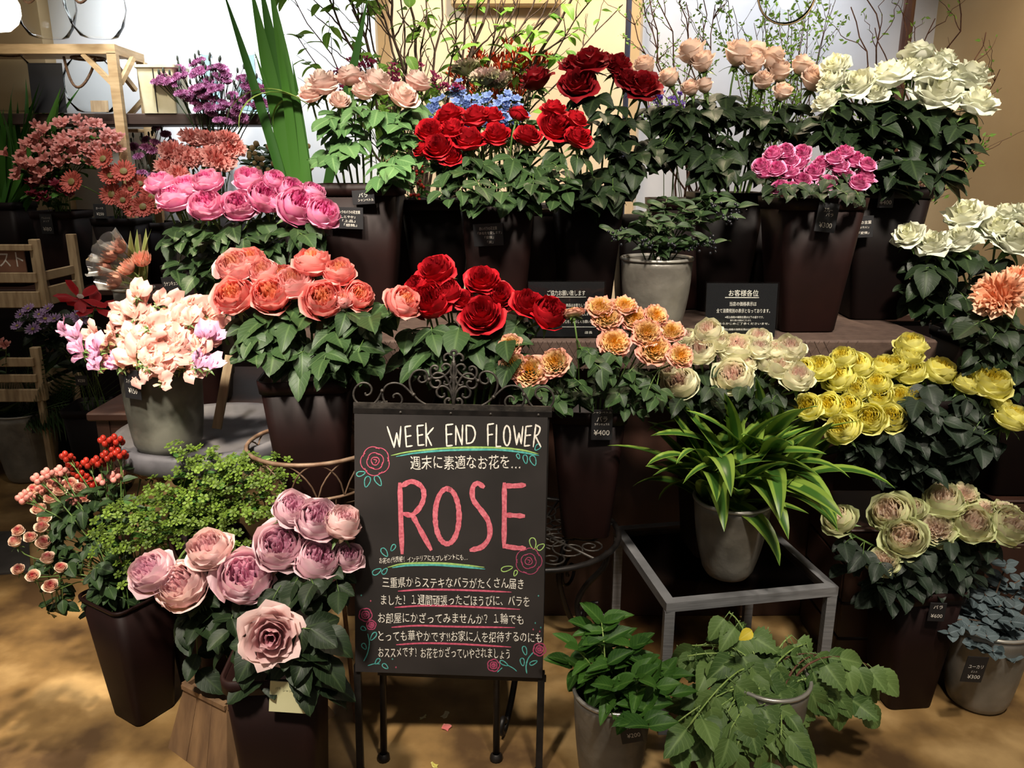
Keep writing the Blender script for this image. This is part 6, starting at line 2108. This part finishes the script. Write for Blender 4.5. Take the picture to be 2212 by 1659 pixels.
# middle background: snapdragons, delphinium, flame lilies, statice
m, rz = back_bucket('tall bucket of magenta snapdragons on the middle bench', 850, 3.2, h=.40)
stem_flowers('snapdragon', 'dark magenta snapdragon', 'flower', 'dark magenta snapdragons', [(735, 165), (770, 145), (795, 135), (745, 190), (845, 150), (850, 180), (910, 145), (955, 190), (945, 170), (720, 160), (985, 190)], 3.05, m, rz, SNAP, 20, rng, ' behind the blush roses', per=5, spreadpx=14, leaves=PL, nleaf=2)
m, rz = back_bucket('tall bucket of blue delphinium on the middle bench', 1050, 3.2, h=.36)
stem_flowers('delphinium', 'sky blue delphinium', 'flower', 'sky blue delphiniums', spread_points([(1060, 235, 75, 32), (1000, 215, 35, 30), (950, 250, 40, 25)], 22, rng, 13), 3.0, m, rz, DELP, 21, rng, ' behind the red roses', per=7, spreadpx=17, cam_b=1.0)
m, rz = back_bucket('tall bucket of flame lilies on the middle bench', 1120, 3.32, h=.40, w=.17)
stem_flowers('flame_lily', 'orange red flame lily', 'flower', 'orange red flame lilies', spread_points([(1080, 165, 95, 48), (1130, 140, 50, 35)], 30, rng, 14), 3.28, m, rz, FLAM, 28, rng, ' behind the red roses', per=3, spreadpx=16, leaves=ML, nleaf=4, leaf_len=.06)
stem_flowers('trachelium', 'dusty pink domed flower head', 'flower', 'dusty pink flower heads', [(1050, 185), (1010, 165), (1085, 190)], 3.12, m, rz, [rose_core('carnation', random.Random(411))[0].mesh('bloom', PM['dustypink'])], 58, rng, ' among the flame lilies', cam_b=.2)
m, rz = back_bucket('tall bucket of violet statice on the middle bench', 1450, 3.2, h=.36)
stem_flowers('statice', 'violet statice', 'flower', 'violet statice', [(1420, 225), (1435, 240), (1410, 240), (1460, 215), (1425, 210), (1470, 235)], 2.95, m, rz, STAT, 16, rng, ' behind the apricot roses', per=6, spreadpx=14)
m2, rz2 = back_bucket('dark bucket of red berry stems between rose buckets', 905, 2.82, SZ - .0, .20, .14, 'bucket_dark')
PH = leaf_set(LEAF['fresh'], 2, .1, 0, 91, 'leaf', droop=(.0, .2))
stem_flowers('berry_stem', 'green needle stem with red berries', 'foliage', 'red berry needle stems', [(885, 385), (900, 370), (910, 400), (895, 420), (905, 440), (880, 430), (850, 270), (915, 350)], 2.75, m2, rz2, [BR], 8, rng, ' between the rose buckets', per=4, spreadpx=12, leaves=PH, nleaf=12, leaf_len=.05, part='berry', down=.02)

# ------------------------------------------------------------------ branches
BL = leaf_set(LEAF['branch'], 3, .30, .02, 95, 'leaf', droop=(.1, .5), fold=(.03, .12))


def wander(a, b, rng, wig, n=16):
    L = (b - a).length
    out = []
    ph = [rng.uniform(0, 6.28) for _ in range(4)]
    for i in range(n + 1):
        s = i / n
        k = math.sin(math.pi * s) ** .4 if 0 < s < 1 else 0
        dx = wig * L * k * (.6 * math.sin(9 * s + ph[0]) + .4 * math.sin(23 * s + ph[1]))
        dy = wig * L * k * (.6 * math.sin(8 * s + ph[2]) + .4 * math.sin(19 * s + ph[3]))
        out.append(a.lerp(b, s) + Vector((dx, dy, 0)))
    return out


def branch(base, tip, rng, rad, wig, ntwig, nleaf, leaf_len, mat, group, tiny=False, twl=.16):
    root = thing('branch', 'x', 'branch', base, group)
    P = wander(base, tip, rng, wig)
    n = len(P)
    stem_obj(root, P, [rad * (1 - .6 * i / (n - 1)) for i in range(n)], M[mat], 'main_stem', 6)
    tw = [P]
    for k in range(ntwig):
        i = rng.randrange(n // 3, n - 1)
        up = (P[i + 1] - P[i]).normalized()
        side = Vector((rng.choice((-1, 1)) * rng.uniform(.5, 1.0), rng.uniform(-.5, .5), 0))
        e = P[i] + (up * .9 + side * .7).normalized() * twl * rng.uniform(.5, 1.3)
        Q = wander(P[i], e, rng, wig * 1.3, 8)
        stem_obj(root, Q, [rad * .38 * (1 - .6 * j / 8) for j in range(9)], M[mat], 'twig', 4)
        tw.append(Q)
    if tiny and nleaf:
        mb = MB()
        for k in range(nleaf):
            Q = rng.choice(tw[1:] or tw)
            q = rng.choice(Q[2:]) + Vector((rng.uniform(-.008, .008), rng.uniform(-.008, .008), rng.uniform(-.008, .008)))
            mt = leaf_mtx(q, (rng.uniform(-1, 1), rng.uniform(-1, 1), rng.uniform(-.6, 1)), (rng.uniform(-.6, .6), -1, .5), leaf_len * rng.uniform(.6, 1.3))
            mb.add([tuple(mt @ Vector(c)) for c in ((0, 0, 0), (.25, .4, 0), (0, 1, 0), (-.25, .4, 0))], [(0, 1, 2, 3)], [0, .5, 1, .5], [0, .6, 0, -.6])
        mb.build('tiny_leaves', LEAF['branch'], root, root.location)['kind'] = 'stuff'
    else:
        for k in range(nleaf):
            Q = rng.choice(tw)
            q = rng.choice(Q[len(Q) // 3:])
            put('leaf', rng.choice(BL), root, leaf_mtx(q - root.location, (rng.uniform(-1, 1), rng.uniform(-.8, .4), rng.uniform(-.5, .5)), (rng.uniform(-.4, .4), -.5, 1), leaf_len * rng.uniform(.6, 1.2)))
    return root


rng = random.Random(131)
recs = []
mA, zA = back_bucket('tall bucket of leafy spring branches on the middle bench', 935, 3.26, h=.42, w=.2)
for (x0, y0, x1, y1, rad, lf) in ((845, 180, 688, -60, .006, 16), (868, 170, 738, -60, .008, 18), (880, 185, 800, -70, .006, 14), (905, 190, 838, -70, .007, 14), (940, 225, 880, -70, .008, 8), (925, 215, 770, -80, .005, 16), (982, 222, 955, -70, .006, 10), (1010, 230, 1064, -60, .009, 8), (1006, 200, 1022, -60, .006, 6), (955, 215, 915, -70, .005, 10),
                              (1120, 225, 1134, -60, .006, 8), (1165, 190, 1172, -60, .005, 8), (1190, 150, 1275, -60, .008, 14), (1175, 170, 1230, -60, .004, 12), (1000, 215, 985, -70, .004, 10), (1150, 190, 1345, 10, .004, 8), (1080, 200, 1105, -60, .004, 6), (900, 200, 760, 20, .004, 14), (930, 200, 860, -40, .005, 10), (1020, 200, 1100, -40, .004, 8), (1130, 200, 1200, -40, .005, 10), (1160, 200, 1300, -30, .004, 10), (960, 200, 1040, -50, .004, 8)):
    S = Vector((mA[0] + rng.uniform(-.04, .04), mA[1] + rng.uniform(-.04, .04), zA - .1))
    V0 = at(x0, y0, 3.22 + rng.uniform(-.05, .05))
    T = at(x1, y1, 3.2 + rng.uniform(-.2, .25))
    r = branch(S, T, rng, rad * 1.35, .022, 8, int(lf * 1.4), .066, 'bark', 'leafy spring branches')
    recs.append((r, x1, 0))
label_all(recs, 'leafy brown spring branch', ' above the red roses', 40)
recs = []
mB, zB = back_bucket('tall bucket of curly willow on the middle bench', 1500, 3.26, h=.42, w=.2)
for (x0, y0, x1, y1) in ((1388, 126, 1396, -40), (1411, 140, 1402, -40), (1433, 146, 1482, 5), (1420, 150, 1545, 10), (1450, 160, 1360, 20), (1460, 160, 1470, -30), (1440, 150, 1425, -40), (1480, 165, 1520, 0)):
    T = at(x1, y1, 3.2 + rng.uniform(-.1, .15))
    S = Vector((mB[0] + rng.uniform(-.05, .03), mB[1] + rng.uniform(-.04, .04), zB - .1))
    recs.append((branch(S, T, rng, .0045, .05, 8, 60, .016, 'bark_red', 'curly willow stems', True), x1, 0))
label_all(recs, 'curly willow stem', ' behind the apricot buds', 40)
recs = []
mC, zC = back_bucket('tall bucket of tiny-leaved branches on the middle bench', 1680, 3.22, h=.42, w=.2)
for k in range(15):
    x1 = 1545 + k * 19 + rng.uniform(-8, 8)
    T = at(x1, rng.uniform(-40, 60), 3.2 + rng.uniform(-.15, .15))
    S = Vector((mC[0] + rng.uniform(-.05, .05), mC[1] + rng.uniform(-.04, .04), zC - .1))
    recs.append((branch(S, T, rng, .0028, .018, 9, 90, .02, 'bark', 'tiny-leaved branches', True), x1, 0))
label_all(recs, 'thin tiny-leaved branch', ' under the bulb lamp', 40)
recs = []
mD, zD = back_bucket('tall bucket of bare curly branches on the middle bench end', 1920, 3.24, h=.42, w=.18)
for (x1, y1) in ((1838, 15), (1872, -40), (1890, 60), (2075, -40), (2020, 40), (2130, 70), (1960, 0)):
    T = at(x1, y1, 3.1 + rng.uniform(-.1, .1))
    S = Vector((mD[0] + rng.uniform(-.04, .04), mD[1] + rng.uniform(-.04, .04), zD - .1))
    recs.append((branch(S, T, rng, .0048, .06, 4, 22, .02, 'bark_red', 'bare curly branches', True, .2), x1, y1))
for (x1, y1) in ((2160, 150), (2140, 290), (2110, 330)):
    T = at(x1, y1, 2.75)
    S = Vector((mD[0] + .02, mD[1] - .03, zD - .1))
    recs.append((branch(S, T, rng, .0035, .04, 6, 30, .02, 'bark_red', 'bare curly branches', True, .15), x1, y1))
label_all(recs, 'bare curly reddish branch', ' by the brown post', 40)
recs = []
for (x1, y1, x0, y0) in ((628, -20, 760, 150), (640, 75, 745, 135)):
    S = at(x0 + 40, y0 + 120, 3.1)
    S.z = zA - .08
    S.x, S.y = mA[0] - .06, mA[1]
    recs.append((branch(S, at(x1, y1, 3.05), rng, .004, .03, 4, 14, .06, 'bark', 'leafy spring branches'), x1, y1))
label_all(recs, 'thin arching leafy branch', ' beside the flax leaves', 40)

# ------------------------------------------------------------------ lower left: fern, chrysanthemums, anemones, wrapped gerberas
px_, py_ = wx(58, 3.5, .2), 3.5
pot('large pale floor pot of leather fern under the slatted crates', px_, py_, 0, .33, .135, .10, 'white_pot', .02, curve=.7)


def frond_mesh(mat, n=16):
    mb = MB()
    for i in range(n):
        s = .12 + .86 * i / n
        ln = .42 * math.sin(math.pi * min(1, (1.02 - s) * .95 + .05)) ** .8
        for sg in (-1, 1):
            b = Vector((0, s, -.35 * s * s))
            e = b + Vector((sg * ln, ln * .55, -.05 - .1 * s))
            w = Vector((0, .032, .004))
            md = b.lerp(e, .45)
            mb.add([tuple(b), tuple(md - w), tuple(e), tuple(md + w)], [(0, 1, 2, 3)], [.2, .5, 1, .5], [0, .5, 0, -.5])
    pts = [(0, s / 6, -.35 * (s / 6) ** 2) for s in range(7)]
    v, f = tube_vf(pts, [.012 - .0015 * k for k in range(7)], 4)
    mb.add(v, f)
    return mb.mesh('frond', mat)


FR = frond_mesh(LEAF['mid'])
recs = []
rng = random.Random(140)
for (x, y) in ((165, 850), (150, 830), (120, 870), (20, 850), (60, 870), (-20, 860), (90, 850), (130, 845), (40, 800), (10, 780), (60, 800), (100, 815)):
    T = at(x, y, 3.36 + rng.uniform(-.08, .08))
    S = mouth_pt((px_, py_), .33, .08, rng, .05)
    root = thing('fern_frond', 'x', 'foliage', S, 'leather fern fronds')
    d = T - S
    put('frond', FR, root, leaf_mtx((0, 0, 0), d, (rng.uniform(-.3, .3), -.8, 1), d.length * 1.05))
    recs.append((root, x, y))
label_all(recs, 'dark green leather fern frond', ' of the floor pot')
x = wx(215, 3.3, .3)
bucket('dark floor bucket of lilac chrysanthemums near the crates', x, 3.3, 0, .42, .22, .16, 6, 'bucket_dark')
stem_flowers('chrysanthemum', 'pale lilac chrysanthemum', 'flower', 'lilac chrysanthemums', [(38, 705), (55, 690), (72, 712), (85, 680), (98, 690), (62, 668), (105, 668), (118, 690), (45, 680), (150, 690), (165, 682), (90, 702), (175, 692)], 3.05, (x, 3.3), .42, MUM, 30, rng, ' near the crates', leaves=RL['dark'], nleaf=7, leaf_len=.07, cam_b=.9)
ANE = star_mesh(5, .5, .25, .9, .0, .42, PM['anemone'], 3, ruf=.08, disc=(.2, .2), L0=.9)
stem_flowers('anemone', 'red anemone with dark centre', 'flower', 'red anemones', [(172, 645), (205, 665)], 2.9, (x, 3.3), .42, [ANE], 74, rng, ' above the chrysanthemums', leaves=ML, nleaf=3, cam_b=.5)
stem_flowers('chrysanthemum', 'dusky orange flower', 'flower', 'dusky orange flowers', [(2, 745), (14, 750)], 3.3, (px_, py_), .33, ALST, 30, rng, ' above the fern pot', leaves=PL, nleaf=4)
tag(176, 822, 26, 22, 3.18, [('¥250', 0, 0, .6, .3)], 'small dark price tag on the chrysanthemum bucket')

px_, py_ = wx(296, 2.52, .95), 2.52
pot('plain grey tin of wrapped gerberas beside the pink rose bucket', px_, py_, .668, .37, .062, .055, 'zinc', .0, curve=1.0)
recs = []
SLV = MB()
rr = random.Random(5)
for i in range(7):
    for k in range(17):
        a = k * 6.283 / 16
        s = i / 6
        q = (.12 + 1.05 * s ** .8) * (1 + .16 * math.sin(a * 5 + i * .7) * s)
        SLV.v.append(np.array([[q * math.cos(a), q * math.sin(a), -2.4 + 4.6 * s + .2 * math.sin(3 * a) * s]]))
        SLV.t.append(np.zeros(1))
        SLV.L.append(np.zeros(1))
SLV.f = [(i * 17 + k, i * 17 + k + 1, (i + 1) * 17 + k + 1, (i + 1) * 17 + k) for i in range(6) for k in range(16)]
SLV.n = 7 * 17
SLEEVE = SLV.mesh('sleeve', M['cello'])
TUL = [strap_mesh(LEAF['tulip'], 1.0, .045, b, 8, 'leaf', .3, .2) for b in (.2, .5)]
for (x, y, dx, dz, sl) in ((258, 536, -.5, .8, 1), (240, 552, -.9, .5, 1), (277, 580, -.5, .7, 0), (308, 563, .05, 1, 0), (250, 606, -.9, .35, 1), (228, 578, -1.0, .3, 1)):
    T = at(x, y, 2.40 + rng.uniform(-.03, .05))
    S = mouth_pt((px_, py_), 1.03, .03, rng, .1)
    root = thing('gerbera', 'x', 'flower', S, 'wrapped peach gerberas')
    d = Vector((dx, -.6, dz)).normalized()
    R0 = 21 / ppm(T)
    base = T - d * R0 * .6
    stem_obj(root, bez(S, S + Vector((0, 0, .12)), base - d * .08, base, 8), .0028, M['stem_pale'])
    b = put('bloom', rng.choice(CUP), root, frame_mtx(base - S, d, rng.uniform(0, 6), R0))
    if sl:
        put('sleeve', SLEEVE, b)
    put('leaf', TUL[0], root, frame_mtx(Vector((0, 0, .08)), (dx * .4 + rng.uniform(-.2, .2), -.2, 1), rng.uniform(0, 6), .14))
    recs.append((root, x, y))
for (x, y) in ((272, 490), (290, 500), (305, 490), (320, 500), (298, 515), (222, 500), (312, 520)):
    T = at(x, y, 2.44)
    S = mouth_pt((px_, py_), 1.03, .03, rng, .08)
    root = thing('tulip_leaf', 'x', 'foliage', S, 'pale striped leaf blades')
    d = T - S
    put('blade', TUL[0], root, frame_mtx((0, 0, 0), d, rng.uniform(0, 6), d.length))
    recs.append((root, x, y))
label_all(recs[:6], 'peach cup-shaped gerbera', ' of the grey tin', 3)
label_all(recs[6:], 'pale striped leaf blade', ' of the grey tin', 9)
